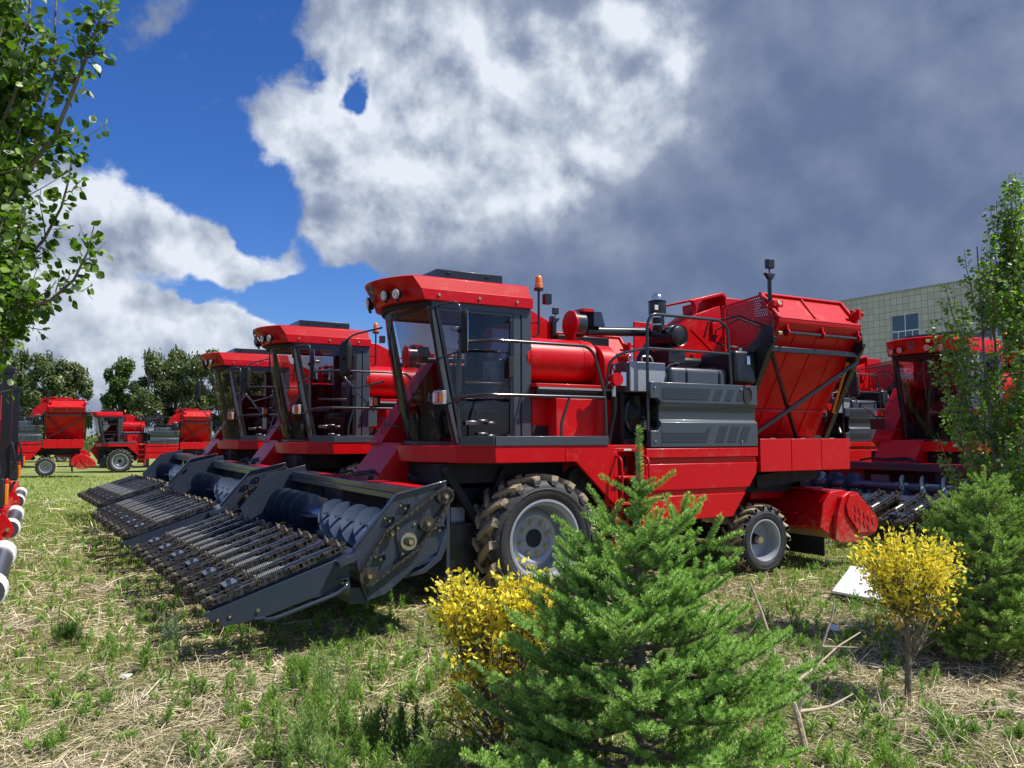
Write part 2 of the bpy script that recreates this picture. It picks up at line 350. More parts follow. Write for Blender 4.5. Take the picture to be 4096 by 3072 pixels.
# ---------------------------------------------------------------- mesh helpers
class MB:
    def __init__(s): s.v = []; s.f = []; s.m = []; s.k = 0; s.T = None
    def mi(s, k): s.k = k; return s
    def add(s, vs, fs):
        b = len(s.v)
        if s.T is not None: vs = [tuple(s.T @ Vector(p)) for p in vs]
        s.v += [tuple(p) for p in vs]
        for f in fs: s.f.append(tuple(b + i for i in f)); s.m.append(s.k)
        return s
    def box(s, x0, x1, y0, y1, z0, z1):
        return s.add([(x0, y0, z0), (x1, y0, z0), (x1, y1, z0), (x0, y1, z0), (x0, y0, z1), (x1, y0, z1), (x1, y1, z1), (x0, y1, z1)],
                     [(0, 3, 2, 1), (4, 5, 6, 7), (0, 1, 5, 4), (1, 2, 6, 5), (2, 3, 7, 6), (3, 0, 4, 7)])
    def bar(s, a, b, w, h, up=(0, 0, 1)):
        a, b = Vector(a), Vector(b); d = (b - a).normalized()
        u = Vector(up)
        if abs(d.dot(u)) > 0.98: u = Vector((1, 0, 0))
        x = d.cross(u).normalized() * (w / 2); y = x.cross(d).normalized() * (h / 2)
        vs = [a - x - y, a + x - y, a + x + y, a - x + y, b - x - y, b + x - y, b + x + y, b - x + y]
        return s.add(vs, [(0, 1, 2, 3), (7, 6, 5, 4), (0, 4, 5, 1), (1, 5, 6, 2), (2, 6, 7, 3), (3, 7, 4, 0)])
    def prism(s, poly, a, b, ax='y'):
        """extrude a 2D polygon along an axis; ax y: poly=(x,z); ax x: poly=(y,z); ax z: poly=(x,y)"""
        n = len(poly)
        def P(p, t):
            return {'y': (p[0], t, p[1]), 'x': (t, p[0], p[1]), 'z': (p[0], p[1], t)}[ax]
        vs = [P(p, a) for p in poly] + [P(p, b) for p in poly]
        fs = [tuple(range(n)), tuple(range(2 * n - 1, n - 1, -1))]
        fs += [(i, i + n, (i + 1) % n + n, (i + 1) % n) for i in range(n)]
        return s.add(vs, fs)
    def cyl(s, a, b, r0, r1=None, n=16, cap=True):
        r1 = r0 if r1 is None else r1
        a, b = Vector(a), Vector(b); d = (b - a).normalized()
        u = Vector((0, 0, 1)) if abs(d.z) < 0.9 else Vector((1, 0, 0))
        x = d.cross(u).normalized(); y = d.cross(x)
        vs = [a + (x * math.cos(t) + y * math.sin(t)) * r0 for t in [2 * PI * i / n for i in range(n)]]
        vs += [b + (x * math.cos(t) + y * math.sin(t)) * r1 for t in [2 * PI * i / n for i in range(n)]]
        fs = [(i, (i + 1) % n, (i + 1) % n + n, i + n) for i in range(n)]
        if cap: fs += [tuple(range(n - 1, -1, -1)), tuple(range(n, 2 * n))]
        return s.add(vs, fs)
    def tube(s, pts, r, n=8, bend=0.0):
        pts = [Vector(p) for p in pts]
        if bend > 0 and len(pts) > 2:
            q = [pts[0]]
            for i in range(1, len(pts) - 1):
                p, a, b = pts[i], pts[i - 1], pts[i + 1]
                la = min(bend, (a - p).length * 0.45); lb = min(bend, (b - p).length * 0.45)
                A = p + (a - p).normalized() * la; B = p + (b - p).normalized() * lb
                for t in (0, .25, .5, .75, 1): q.append(A * (1 - t) ** 2 + p * 2 * t * (1 - t) + B * t * t)
            q.append(pts[-1]); pts = q
        rs = r if isinstance(r, (list, tuple)) else [r] * len(pts)
        rings = []; prev = None
        vs = []
        for i, p in enumerate(pts):
            d = (pts[min(i + 1, len(pts) - 1)] - pts[max(i - 1, 0)])
            d = d.normalized() if d.length > 1e-9 else Vector((0, 0, 1))
            if prev is None:
                u = Vector((0, 0, 1)) if abs(d.z) < 0.9 else Vector((1, 0, 0))
                x = d.cross(u).normalized()
            else:
                x = (prev - d * prev.dot(d)); x = x.normalized() if x.length > 1e-6 else d.orthogonal().normalized()
            prev = x; y = d.cross(x)
            vs += [p + (x * math.cos(2 * PI * k / n) + y * math.sin(2 * PI * k / n)) * rs[min(i, len(rs) - 1)] for k in range(n)]
        m = len(pts)
        fs = [(i * n + k, i * n + (k + 1) % n, (i + 1) * n + (k + 1) % n, (i + 1) * n + k) for i in range(m - 1) for k in range(n)]
        fs += [tuple(range(n - 1, -1, -1)), tuple((m - 1) * n + k for k in range(n))]
        return s.add(vs, fs)
    def lathe(s, prof, o, axis='y', n=32, flip=False):
        """prof: list of (r, t) along axis"""
        vs = []
        for r, t in prof:
            for k in range(n):
                a = 2 * PI * k / n; c, q = math.cos(a) * r, math.sin(a) * r
                vs.append({'y': (o[0] + c, o[1] + t, o[2] + q), 'x': (o[0] + t, o[1] + c, o[2] + q), 'z': (o[0] + c, o[1] + q, o[2] + t)}[axis])
        m = len(prof)
        fs = [(i * n + k, (i + 1) * n + k, (i + 1) * n + (k + 1) % n, i * n + (k + 1) % n) for i in range(m - 1) for k in range(n)]
        return s.add(vs, fs)
    def loft(s, rings, cap=True):
        n = len(rings[0]); m = len(rings); vs = [p for r in rings for p in r]
        fs = [(i * n + k, i * n + (k + 1) % n, (i + 1) * n + (k + 1) % n, (i + 1) * n + k) for i in range(m - 1) for k in range(n)]
        if cap: fs += [tuple(range(n - 1, -1, -1)), tuple((m - 1) * n + k for k in range(n))]
        return s.add(vs, fs)
    def piece(s):
        s.cuts = getattr(s, 'cuts', []) + [(len(s.v), len(s.f))]; return s
    def each(s, name, mats, parent=None, **k):
        c = s.cuts + [(len(s.v), len(s.f))]; out = []
        for (v0, f0), (v1, f1) in zip(c[:-1], c[1:]):
            m = MB(); m.v = s.v[v0:v1]; m.f = [tuple(i - v0 for i in f) for f in s.f[f0:f1]]; m.m = s.m[f0:f1]
            out.append(m.build(name, mats, parent, **k))
        return out
    def build(s, name, mats, parent=None, bevel=0.0, smooth=35, label=None, seg=2, loc=None):
        me = bpy.data.meshes.new(name)
        me.from_pydata(s.v, [], s.f)
        for m in (mats if isinstance(mats, (list, tuple)) else [mats]): me.materials.append(m)
        me.polygons.foreach_set('material_index', s.m)
        me.validate()
        bm = bmesh.new(); bm.from_mesh(me)
        bmesh.ops.recalc_face_normals(bm, faces=bm.faces[:])
        if smooth:
            lim = math.radians(smooth)
            for f in bm.faces: f.smooth = True
            for e in bm.edges:
                if len(e.link_faces) == 2 and e.calc_face_angle(0) > lim: e.smooth = False
        bm.to_mesh(me); bm.free()
        o = bpy.data.objects.new(name, me); C.objects.link(o)
        if parent is not None: o.parent = parent
        if bevel:
            md = o.modifiers.new('bevel', 'BEVEL'); md.width = bevel; md.segments = seg; md.limit_method = 'ANGLE'; md.angle_limit = R(35)
            md.harden_normals = False
            for p in me.polygons: p.use_smooth = True
        if label: o['label'] = label
        if loc: o.location = loc
        return o

def tag(o, label, cat, group=None, kind=None):
    if label: o['label'] = label
    if cat: o['category'] = cat
    if group: o['group'] = group
    if kind: o['kind'] = kind
    return o
def empty(name, loc=(0, 0, 0), rz=0.0):
    o = bpy.data.objects.new(name, None); C.objects.link(o)
    o.location = loc; o.rotation_euler = (0, 0, rz); o.empty_display_size = 0.3
    return o
def copy_tree(o, parent=None, skip=()):
    c = o.copy(); C.objects.link(c)
    if parent is not None: c.parent = parent
    for ch in list(o.children):
        if ch.name.split('.')[0] in skip: continue
        copy_tree(ch, c, skip)
    return c

# ---------------------------------------------------------------- the harvester (x rearwards, y away from the camera, z up)
HROT = R(29.9)
HO = Vector((0.4275, 9.7931, 0.0))
HU = Vector((math.cos(HROT), math.sin(HROT), 0)); HV = Vector((-math.sin(HROT), math.cos(HROT), 0))
def hpos(u, v, z=0.0): return HO + HU * u + HV * v + Vector((0, 0, z))
H = empty('combine_harvester', HO, HROT)

def make_wheel(name, cu, cv, Rt, width, rimr, side, nl, deep, parent):
    """side -1: outer face looks to -y"""
    w = empty(name, (cu, cv, Rt - (.015 if deep else .055))); w.parent = parent
    s = side
    # tyre: carcass + lugs
    mb = MB(); hw = width / 2
    rc = Rt * 0.93
    prof = [(rimr * 0.98, -hw * .82), (rimr * 1.03, -hw * .93), (rimr + (rc - rimr) * .35, -hw * 1.02), (rimr + (rc - rimr) * .7, -hw * .98), (rc * .985, -hw * .8), (rc, -hw * .4), (rc, hw * .4), (rc * .985, hw * .8), (rimr + (rc - rimr) * .7, hw * .98), (rimr + (rc - rimr) * .35, hw * 1.02), (rimr * 1.03, hw * .93), (rimr * .98, hw * .82)]
    mb.lathe(prof, (0, 0, 0), 'y', 64)
    mb.lathe([(rimr + (rc - rimr) * .52, -hw * 1.03), (rimr + (rc - rimr) * .55, -hw * 1.05), (rimr + (rc - rimr) * .58, -hw * 1.03)], (0, 0, 0), 'y', 64)
    nv0 = len(mb.v)
    lh = Rt - rc
    jit = [random.uniform(-.02, .02) for _ in range(nl)]
    for k in range(nl):
        for sd_ in (-1, 1):
            a0 = 2 * PI * (k + (0.5 if sd_ > 0 else 0)) / nl
            # bar runs from the shoulder to just past the centre, swept along the circumference
            pts = []
            NS = 5
            for i in range(NS):
                t = i / (NS - 1)
                y = sd_ * hw * (1.0 - 0.98 * t)
                a = a0 + 0.26 * t * (14 / nl) * 1.35
                th = (0.070 if i < 1 else 0.055) * (14 / nl) * 1.1
                rbase = rc * (0.93 if i == 0 else 0.99)
                rtop = Rt * (0.985 if i == 0 else 1.0) + random.uniform(-.004, .006)
                for rr, aa in ((rbase, a - th * 1.15), (rtop, a - th), (rtop, a + th), (rbase, a + th * 1.15)):
                    pts.append((math.cos(aa) * rr, y, math.sin(aa) * rr))
            fs = [(i * 4 + j, i * 4 + j + 1, (i + 1) * 4 + j + 1, (i + 1) * 4 + j) for i in range(NS - 1) for j in range(3)] + [(0, 1, 2, 3), ((NS - 1) * 4 + 3, (NS - 1) * 4 + 2, (NS - 1) * 4 + 1, (NS - 1) * 4)]
            mb.add(pts, fs)
            # shoulder part of the lug running down the sidewall
            sh = []
            for rr, yy in ((rc * .93, hw * 1.0), (rc * .915, hw * 1.02)):
                for aa in (-0.05, 0.05):
                    th = aa * (14 / nl) * 1.25
                    sh.append((math.cos(a0 + th) * rr, sd_ * yy, math.sin(a0 + th) * rr))
            top = [(math.cos(a0 + aa * (14 / nl) * 1.25) * Rt * .985, sd_ * hw * 1.0, math.sin(a0 + aa * (14 / nl) * 1.25) * Rt * .985) for aa in (-.05, .05)]
            inn = [(math.cos(a0 + aa * (14 / nl) * 1.25) * rc * .915, sd_ * hw * .9, math.sin(a0 + aa * (14 / nl) * 1.25) * rc * .915) for aa in (-.05, .05)]
            mb.add(sh + top + inn, [(0, 1, 3, 2), (0, 1, 5, 4), (2, 3, 7, 6), (0, 2, 6, 4), (1, 3, 7, 5)])
    ty = mb.build('tyre', TYRE, w, smooth=50)
    at = ty.data.attributes.new('tread', 'FLOAT', 'POINT')
    vals = []
    for v in ty.data.vertices:
        r = math.hypot(v.co.x, v.co.z)
        vals.append(max(0.0, min(1.0, (r / Rt - .84) / .14)))
    at.data.foreach_set('value', vals)
    # rim
    mb = MB(); q = s * hw
    if deep:
        prof = [(rimr * 1.02, .90), (rimr * 1.03, .96), (rimr * .97, .97), (rimr * .93, .86), (rimr * .89, .60), (rimr * .90, .3), (rimr * .86, 0.0), (rimr * .84, -.25), (rimr * .45, -.32), (0.01, -.32)]
    else:
        prof = [(rimr * 1.02, .88), (rimr * 1.03, .95), (rimr * .975, .96), (rimr * .95, .84), (rimr * .88, .74), (rimr * .87, .40), (rimr * .84, .10), (rimr * .82, -.22), (rimr * .76, -.05), (rimr * .68, .10), (rimr * .60, .17), (rimr * .53, .13), (rimr * .48, .02), (rimr * .30, .02), (rimr * .245, .02), (rimr * .235, .05)]
    mb.lathe([(r, t * q) for r, t in prof], (0, 0, 0), 'y', 56)
    mb.lathe([(rimr * .98, -q * .9), (rimr * .9, -q * .6), (rimr * .88, -q * .1), (rimr * .5, -q * .2), (.02, -q * .2)], (0, 0, 0), 'y', 40)
    mb.build('rim', RIM, w, smooth=40)
    # hub and nuts
    mb = MB()
    if deep:
        mb.mi(0).cyl((0, -q * .3, 0), (0, q * .15, 0), rimr * .30, rimr * .22, 20)
        mb.mi(1).cyl((0, q * .1, 0), (0, q * .52, 0), rimr * .19, rimr * .17, 20)
        for k in range(6):
            a = 2 * PI * k / 6; c, z = math.cos(a) * rimr * .47, math.sin(a) * rimr * .47
            mb.mi(0).cyl((c, -q * .33, z), (c, -q * .30, z), rimr * .085, n=10)
    else:
        mb.mi(0).cyl((0, -q * .2, 0), (0, q * .03, 0), rimr * .238, n=28)
        for k in range(8):
            a = 2 * PI * (k + .3) / 8; c, z = math.cos(a) * rimr * .40, math.sin(a) * rimr * .40
            mb.mi(1).cyl((c, q * .02, z), (c, q * .13, z), rimr * .055, n=6)
            mb.mi(1).cyl((c, q * .13, z), (c, q * .22, z), rimr * .034, n=8)
    mb.build('hub', [UNDER, ZINC], w, smooth=30)
    return w
make_wheel('front_wheel', 0, 0.335, 0.79, 0.60, 0.48, -1, 18, False, H)
make_wheel('front_wheel', 0, 2.965, 0.79, 0.60, 0.48, 1, 18, False, H)
make_wheel('rear_wheel', 3.727, 0.26, 0.51, 0.38, 0.295, -1, 19, True, H)
make_wheel('rear_wheel', 3.727, 3.04, 0.51, 0.38, 0.295, 1, 19, True, H)

# chassis
mb = MB()
for v in (.75, 2.45): mb.box(-.95, 5.35, v, v + .12, 1.12, 1.34)
for u in (-.9, .35, 1.3, 2.6, 3.4, 5.1): mb.box(u, u + .12, .62, 2.7, 1.14, 1.32)
mb.box(-.13, .13, .45, 2.85, .58, .86)
mb.cyl((0, .4, .72), (0, .8, .72), .2, n=20); mb.cyl((0, 2.5, .72), (0, 2.9, .72), .2, n=20)
mb.box(-.3, .3, 1.4, 1.95, .45, 1.15)
mb.box(3.62, 3.83, .4, 2.9, .40, .58); mb.box(3.64, 3.8, 1.45, 1.85, .5, 1.15)
mb.box(.6, 3.2, .75, 2.55, .85, 1.15)
mb.box(.55, 1.0, .30, .6, .75, 1.1)
mb.cyl((.62, .2, 1.42), (.62, .34, 1.42), .19, n=24); mb.cyl((.62, .17, 1.42), (.62, .2, 1.42), .05, n=10)
mb.box(-1.2, .55, .5, 2.7, 1.42, 1.66)
mb.box(-1.25, -.2, .75, 1.2, .55, 1.35)
mb.bar((-1.15, .5, 1.62), (-.55, .5, .75), .09, .09); mb.bar((-.35, .45, 1.6), (-.75, .45, .8), .05, .05)
mb.tube([(-1.3, 1.2, 1.5), (-.9, 1.0, 1.3), (-.5, .9, 1.5)], .05, 8); mb.tube([(-1.2, .9, 1.45), (-.8, .7, 1.48), (-.2, .8, 1.4)], .035, 8)
mb.box(3.5, 5.3, .55, 2.75, 1.30, 1.47); mb.bar((4.0, .5, 1.30), (5.3, .5, 1.42), .06, .2)
mb.build('chassis', UNDER, H, bevel=.006)
mb = MB(); mb.box(-.93, -.75, .72, .745, .95, 1.12); mb.build('rating_plate', LABEL, H)

# under-cab box with labels (dark unit beside the header)
mb = MB(); mb.box(-1.15, -.55, .45, 1.2, .35, .95); mb.box(-1.2, -.3, .4, 1.3, .30, .38); mb.build('gearbox', BLACK, H, bevel=.02)

# platform (red deck with curved nose)
plan = [(.256, 0), (-.71, 0), (-1.08, .30), (-1.22, .62), (-1.33, .95), (-1.37, 1.3), (-1.33, 1.65), (-1.22, 1.95), (-1.05, 2.15), (.256, 2.15)]
def inset(poly, d):
    cx = sum(p[0] for p in poly) / len(poly); cy = sum(p[1] for p in poly) / len(poly)
    return [(p[0] + (cx - p[0]) / math.hypot(cx - p[0], cy - p[1]) * d, p[1] + (cy - p[1]) / math.hypot(cx - p[0], cy - p[1]) * d) for p in poly]
mb = MB(); mb.prism(plan, 1.672, 1.872, 'z')
mb.build('platform', RED, H, bevel=.008, smooth=20)
mb = MB(); mb.prism([(.26, 1.872), (.26, 1.674), (.417, 1.674), (.971, 1.149), (1.0, 1.149), (1.0, 1.872)], 0.002, .05, 'y'); mb.box(.26, 1.5, .04, .9, 1.84, 1.872)
mb.build('fender_panel', RED, H, bevel=.006)
mb = MB()
mb.box(-.715, .905, -.012, .025, 1.874, 1.985)
mb.bar((-.72, .002, 1.93), (-1.03, .262, 1.93), .034, .111)
mb.bar((-1.03, .262, 1.93), (-.99, .34, 1.93), .03, .111)
mb.build('platform_sill', GREY, H, bevel=.004)

# cab ------------------------------------------------------------------
V1, V2 = .64, 2.06
def wind(t, top):   # t across 0..1 from near to far pillar
    v = V1 + (V2 - V1) * t
    bow = math.sin(PI * t) ** .8
    if top: return (-1.26 - .24 * bow, v, 3.62)
    return (-.90 - .30 * bow, v, 1.90)
cab = MB()
cab.box(.02, .16, V1, V1 + .10, 1.875, 3.62); cab.box(-.10, .005, V1 + .006, V1 + .10, 1.875, 3.62)       # rear near pillar in two strips
cab.box(-.10, .16, V2 - .10, V2, 1.875, 3.62)
cab.bar((-.90, V1 + .03, 1.88), (-1.26, V1 + .03, 3.63), .06, .075); cab.bar((-.90, V2 - .03, 1.88), (-1.26, V2 - .03, 3.63), .06, .075)
cab.box(-1.26, .15, V1 + .003, V1 + .08, 3.54, 3.64); cab.box(-1.26, .15, V2 - .08, V2 - .003, 3.54, 3.64)
cab.box(.06, .14, V1 + .1, V2 - .1, 1.875, 2.72)                                         # rear wall, lower
cab.box(.06, .14, V1 + .1, V2 - .1, 3.50, 3.62)
cab.box(.06, .14, V1 + .1, V1 + .2, 2.72, 3.50); cab.box(.06, .14, V2 - .2, V2 - .1, 2.72, 3.50)
cab.box(-1.2, .1, V1 + .05, V2 - .05, 3.56, 3.62)                                        # headliner
cab.box(-.95, .06, V2 - .06, V2 - .03, 1.9, 2.25)
cab.build('cab_frame', GREY, H, bevel=.006)
mb = MB()   # cab floor, dark sill under the windshield
N_ = 14
ring = [wind(i / N_, False) for i in range(N_ + 1)]
poly = [(p[0] - .035, p[1]) for p in ring] + [(.1, V2), (.1, V1)]
mb.prism(poly, 1.874, 1.915, 'z'); mb.build('cab_floor', BLACK, H, bevel=.004)
# windshield
mb = MB(); NR = 8
vs = []
for j in range(NR + 1):
    s_ = j / NR
    for i in range(N_ + 1):
        a, b = wind(i / N_, False), wind(i / N_, True)
        bul = -.035 * math.sin(PI * s_)
        vs.append((a[0] + (b[0] - a[0]) * s_ + bul, a[1] + (b[1] - a[1]) * s_, a[2] + (b[2] - a[2]) * s_))
W_ = N_ + 1
mb.add(vs, [(j * W_ + i, j * W_ + i + 1, (j + 1) * W_ + i + 1, (j + 1) * W_ + i) for j in range(NR) for i in range(N_)])
ws = mb.build('windshield', WSGLASS, H, smooth=60)
mb = MB()
for t in (.0, 1.0):
    pts = [tuple(Vector(vs[j * W_ + int(t * N_)]) + Vector((-.012, 0, 0))) for j in range(NR + 1)]
    mb.tube(pts, .022, 6)
mb.tube([tuple(Vector(vs[NR * W_ + i]) + Vector((-.01, 0, -.03))) for i in range(W_)], .035, 6)
mb.tube([tuple(Vector(vs[i]) + Vector((-.01, 0, .01))) for i in range(W_)], .02, 6)
mb.build('windshield_seal', MATTE, ws)
mb = MB(); mb.tube([(-1.53, 1.25, 3.45), (-1.42, 1.25, 2.7)], .008, 5); mb.tube([(-1.44, 1.18, 2.85), (-1.28, 1.30, 2.2)], .012, 5); mb.tube([(-1.55, 1.15, 3.5), (-1.47, 1.45, 3.0)], .008, 5)
mb.build('wiper', BLACK, ws)
# door
mb = MB()
df = [(-.855, 1.93), (-.115, 1.93), (-.115, 3.545), (-1.20, 3.545)]
def frame(mb, poly, y0, y1, w):
    cx = sum(p[0] for p in poly) / len(poly); cz = sum(p[1] for p in poly) / len(poly)
    inn = []
    n = len(poly)
    for i in range(n):
        a, b, c = Vector(poly[i - 1]), Vector(poly[i]), Vector(poly[(i + 1) % n])
        d1 = (b - a).normalized(); d2 = (c - b).normalized()
        n1 = Vector((-d1.y, d1.x)); n2 = Vector((-d2.y, d2.x))
        if n1.dot(Vector((cx, cz)) - b) < 0: n1 = -n1
        if n2.dot(Vector((cx, cz)) - b) < 0: n2 = -n2
        bis = (n1 + n2).normalized(); inn.append(b + bis * (w / max(.3, bis.dot(n1))))
    for i in range(n):
        j = (i + 1) % n
        q = [poly[i], poly[j], tuple(inn[j]), tuple(inn[i])]
        mb.prism(q, y0, y1, 'y')
frame(mb, df, V1 - .012, V1 + .03, .045)
mb.box(-.80, -.14, V1 - .004, V1 + .016, 2.62, 2.655)
door = mb.build('cab_door', BLACK, H, bevel=.003)
mb = MB(); mb.prism([(-.83, 1.96), (-.14, 1.96), (-.14, 3.51), (-1.16, 3.51)], V1 + .004, V1 + .010, 'y'); mb.build('door_glass', GLASS, door, smooth=0)
mb = MB()
for u_, z_ in ((-.98, 3.27), (-.80, 2.12)):
    mb.piece().box(u_, u_ + .20, V1 - .035, V1 - .018, z_, z_ + .055)
for z_ in (2.13, 1.97): mb.piece().box(-.63, -.50, V1 - .055, V1 - .02, z_ + .03, z_ + .06); mb.box(-.5, -.40, V1 - .055, V1 - .03, z_, z_ + .035)
mb.each('hinge', ROLLER, door, bevel=.008)
mb = MB(); mb.piece().box(-.2, -.13, V1 - .06, V1 - .02, 2.72, 2.98); mb.each('handle', MATTE, door, bevel=.006); mb = MB(); mb.piece().cyl((-.17, V1 - .05, 3.44), (-.17, V1 - .02, 3.44), .02); mb.piece().cyl((-.2, V1 - .06, 1.98), (-.2, V1 - .02, 1.98), .025); mb.each('door_stud', MATTE, door, bevel=.006)
# far glass + rear glass
mb = MB(); mb.prism([(-.86, 2.25), (-.12, 2.25), (-.12, 3.53), (-1.18, 3.53)], V2 - .05, V2 - .045, 'y'); mb.build('side_window', GLASS, H, smooth=0)
mb = MB(); mb.box(.095, .10, V1 + .2, V2 - .2, 2.72, 3.50); mb.build('rear_window', GLASS, H, smooth=0)
# interior
mb = MB(); mb.box(-.42, -.02, 1.02, 1.5, 2.30, 2.42); mb.box(-.12, .02, 1.04, 1.48, 2.4, 3.02); mb.box(-.10, 0, 1.12, 1.40, 3.0, 3.14); mb.box(-.38, -.08, 1.1, 1.42, 1.92, 2.3)
mb.build('driver_seat', SEATM, H, bevel=.05, seg=3)
mb = MB(); mb.bar((-.95, 1.2, 1.9), (-.78, 1.25, 2.5), .10, .10); mb.tube([(-.80 + .17 * math.cos(a) * .8, 1.25 + .19 * math.sin(a), 2.56 + .17 * math.cos(a) * .5) for a in [2 * PI * k / 16 for k in range(17)]], .014, 6)
mb.build('steering_wheel', MATTE, H)
mb = MB(); mb.box(-.75, -.05, 1.6, 1.95, 1.92, 2.42); mb.box(-.6, -.02, .72, .98, 1.92, 2.32); mb.build('control_console', MATTE, H, bevel=.03)
mb = MB(); mb.box(-.72, -.3, 1.55, 1.66, 2.44, 2.50); mb.bar((-.9, 1.5, 2.5), (-.72, 1.6, 2.45), .02, .12); mb.build('lever_panel', LGREY, H, bevel=.01)

# roof ------------------------------------------------------------------
def roof_ring(dn, dr, f0, f1, z):
    """dn side inset, dr rear, f0 u of the near front corner, f1 u at the middle of the bow"""
    v0, v1 = .59 + dn, 2.12 - dn
    pts = [(.16 - dr, v0, z)]
    n = 16
    for i in range(n + 1):
        t = i / n
        v = v0 + (v1 - v0) * t
        pts.append((f0 + (f1 - f0) * math.sin(PI * t) ** .75, v, z + (-.02 * 0)))
    pts.append((.16 - dr, v1, z))
    return pts
mb = MB()
rings = [roof_ring(.03, .02, -1.30, -1.52, 3.62), roof_ring(0, 0, -1.355, -1.60, 3.625), roof_ring(0, 0, -1.40, -1.66, 3.755), roof_ring(.012, .03, -1.405, -1.665, 3.765), roof_ring(.055, .045, -1.49, -1.78, 3.905), roof_ring(.09, .07, -1.45, -1.74, 3.925)]
mb.loft(rings)
roof = mb.build('cab_roof', RED, H, bevel=0, smooth=25)
# recessed light bays, cut out of the visor
cutters = []
for cv_ in (.92, 1.79):
    cb = MB(); cb.lathe([(0.001, -1)] + [(math.sqrt(max(0, 1 - t * t)), t) for t in [-.9, -.7, -.5, -.25, 0, .25, .5, .7, .9]] + [(.001, 1)], (0, 0, 0), 'y', 24)
    co = cb.build('bay_cutter', RED2, None)
    co.matrix_world = Matrix.Translation(HO) @ Matrix.Rotation(HROT, 4, 'Z') @ Matrix.Translation((-1.70, cv_, 3.70)) @ Matrix.Diagonal((.15, .27, .13, 1))
    cutters.append(co)
    md = roof.modifiers.new('cut', 'BOOLEAN'); md.object = co; md.operation = 'DIFFERENCE'; md.solver = 'EXACT'
bpy.context.view_layer.update()
dg = bpy.context.evaluated_depsgraph_get()
nm = bpy.data.meshes.new_from_object(roof.evaluated_get(dg))
roof.modifiers.clear(); roof.data = nm
for co in cutters: bpy.data.objects.remove(co)
md = roof.modifiers.new('bevel', 'BEVEL'); md.width = .008; md.segments = 2; md.limit_method = 'ANGLE'; md.angle_limit = R(40)
for i, (u_, v_, z_) in enumerate(((-1.64, .80, 3.69), (-1.70, 1.04, 3.70), (-1.70, 1.62, 3.70), (-1.60, 1.88, 3.69))):
    d = Vector((-1, (v_ - 1.33) * .5 * 1.0, -.12)).normalized()
    p = Vector((u_, v_, z_))
    mb = MB(); mb.mi(0).cyl(p + d * -.07, p + d * .0, .042, .066, 20); mb.mi(0).bar(p - Vector((0, 0, .06)) - d * .03, p - Vector((0, 0, .09)) - d * .03, .03, .03)
    mb.mi(1).cyl(p, p + d * .012, .060, .058, 20)
    for k in range(8):
        a = 2 * PI * k / 8; x = d.cross(Vector((0, 0, 1))).normalized(); y = x.cross(d)
        q = p + d * .014 + (x * math.cos(a) + y * math.sin(a)) * .034
        mb.mi(2).cyl(q, q + d * .006, .011, n=8)
    mb.build('work_light', [MATTE, REDLENS if False else WHITEL, CHROME], roof, smooth=30)
# emblem: shield outline with an angular M over a rounded U
e0 = Vector((-1.745, 1.33, 3.77))
mb = MB(); X = lambda y, z: (e0.x + .055 * (-(z) / .09) * .55 - .012, e0.y + y, e0.z + z)
sh = [(-.085, .085), (.085, .085), (.095, -.01), (.04, -.12), (-.04, -.12), (-.095, -.01), (-.085, .085)]
mb.mi(0).tube([X(a, b) for a, b in sh], .007, 6)
mb.mi(1).tube([X(a, b) for a, b in [(-.055, .03), (-.06, .075), (-.03, .045), (0, .075), (.03, .045), (.06, .075), (.055, .03)]], .010, 6)
mb.mi(1).tube([X(a, b) for a, b in [(-.055, .05), (-.06, -.02), (-.035, -.075), (0, -.095), (.035, -.075), (.06, -.02), (.055, .05)]], .010, 6)
mb.mi(1).tube([X(a, b) for a, b in [(-.02, -.03), (0, -.055), (.02, -.03), (.0, .0), (-.02, -.03)]], .007, 6)
mb.build('emblem', [RED2, BLUEG], roof)
mb = MB()
for u_ in (-1.17, -.62, -.08): mb.piece().cyl((u_, .575, 3.69), (u_, .60, 3.69), .018, n=10)
mb.each('roof_bolt', ZINC, roof, smooth=40)
mb = MB(); mb.box(-1.12, -.20, .76, 1.9, 3.92, 4.045); mb.box(-1.0, -.93, .745, .76, 4.0, 4.01); mb.box(-.45, -.38, .745, .76, 4.0, 4.01)
mb.build('roof_unit', BLACK, H, bevel=.008)
mb = MB()
mb.mi(0).tube([(.25, .60, 3.88), (.25, .60, 3.3), (.18, .62, 3.26)], .016, 8)
mb.mi(0).cyl((.25, .6, 3.87), (.25, .6, 3.90), .062, n=20); mb.mi(0).box(.33, .42, .55, .64, 3.70, 3.83)
mb.mi(0).tube([(.12, .66, 3.45), (.26, .60, 3.45)], .01, 6)
pole = mb.build('beacon_pole', [BLACK], H, smooth=40)
mb = MB(); mb.lathe([(.055, 0), (.055, .05), (.048, .055), (.047, .12), (.04, .15), (.02, .168), (.001, .172)], (.25, .60, 3.90), 'z', 24)
mb.build('beacon_lamp', ORANGE, pole, smooth=50)

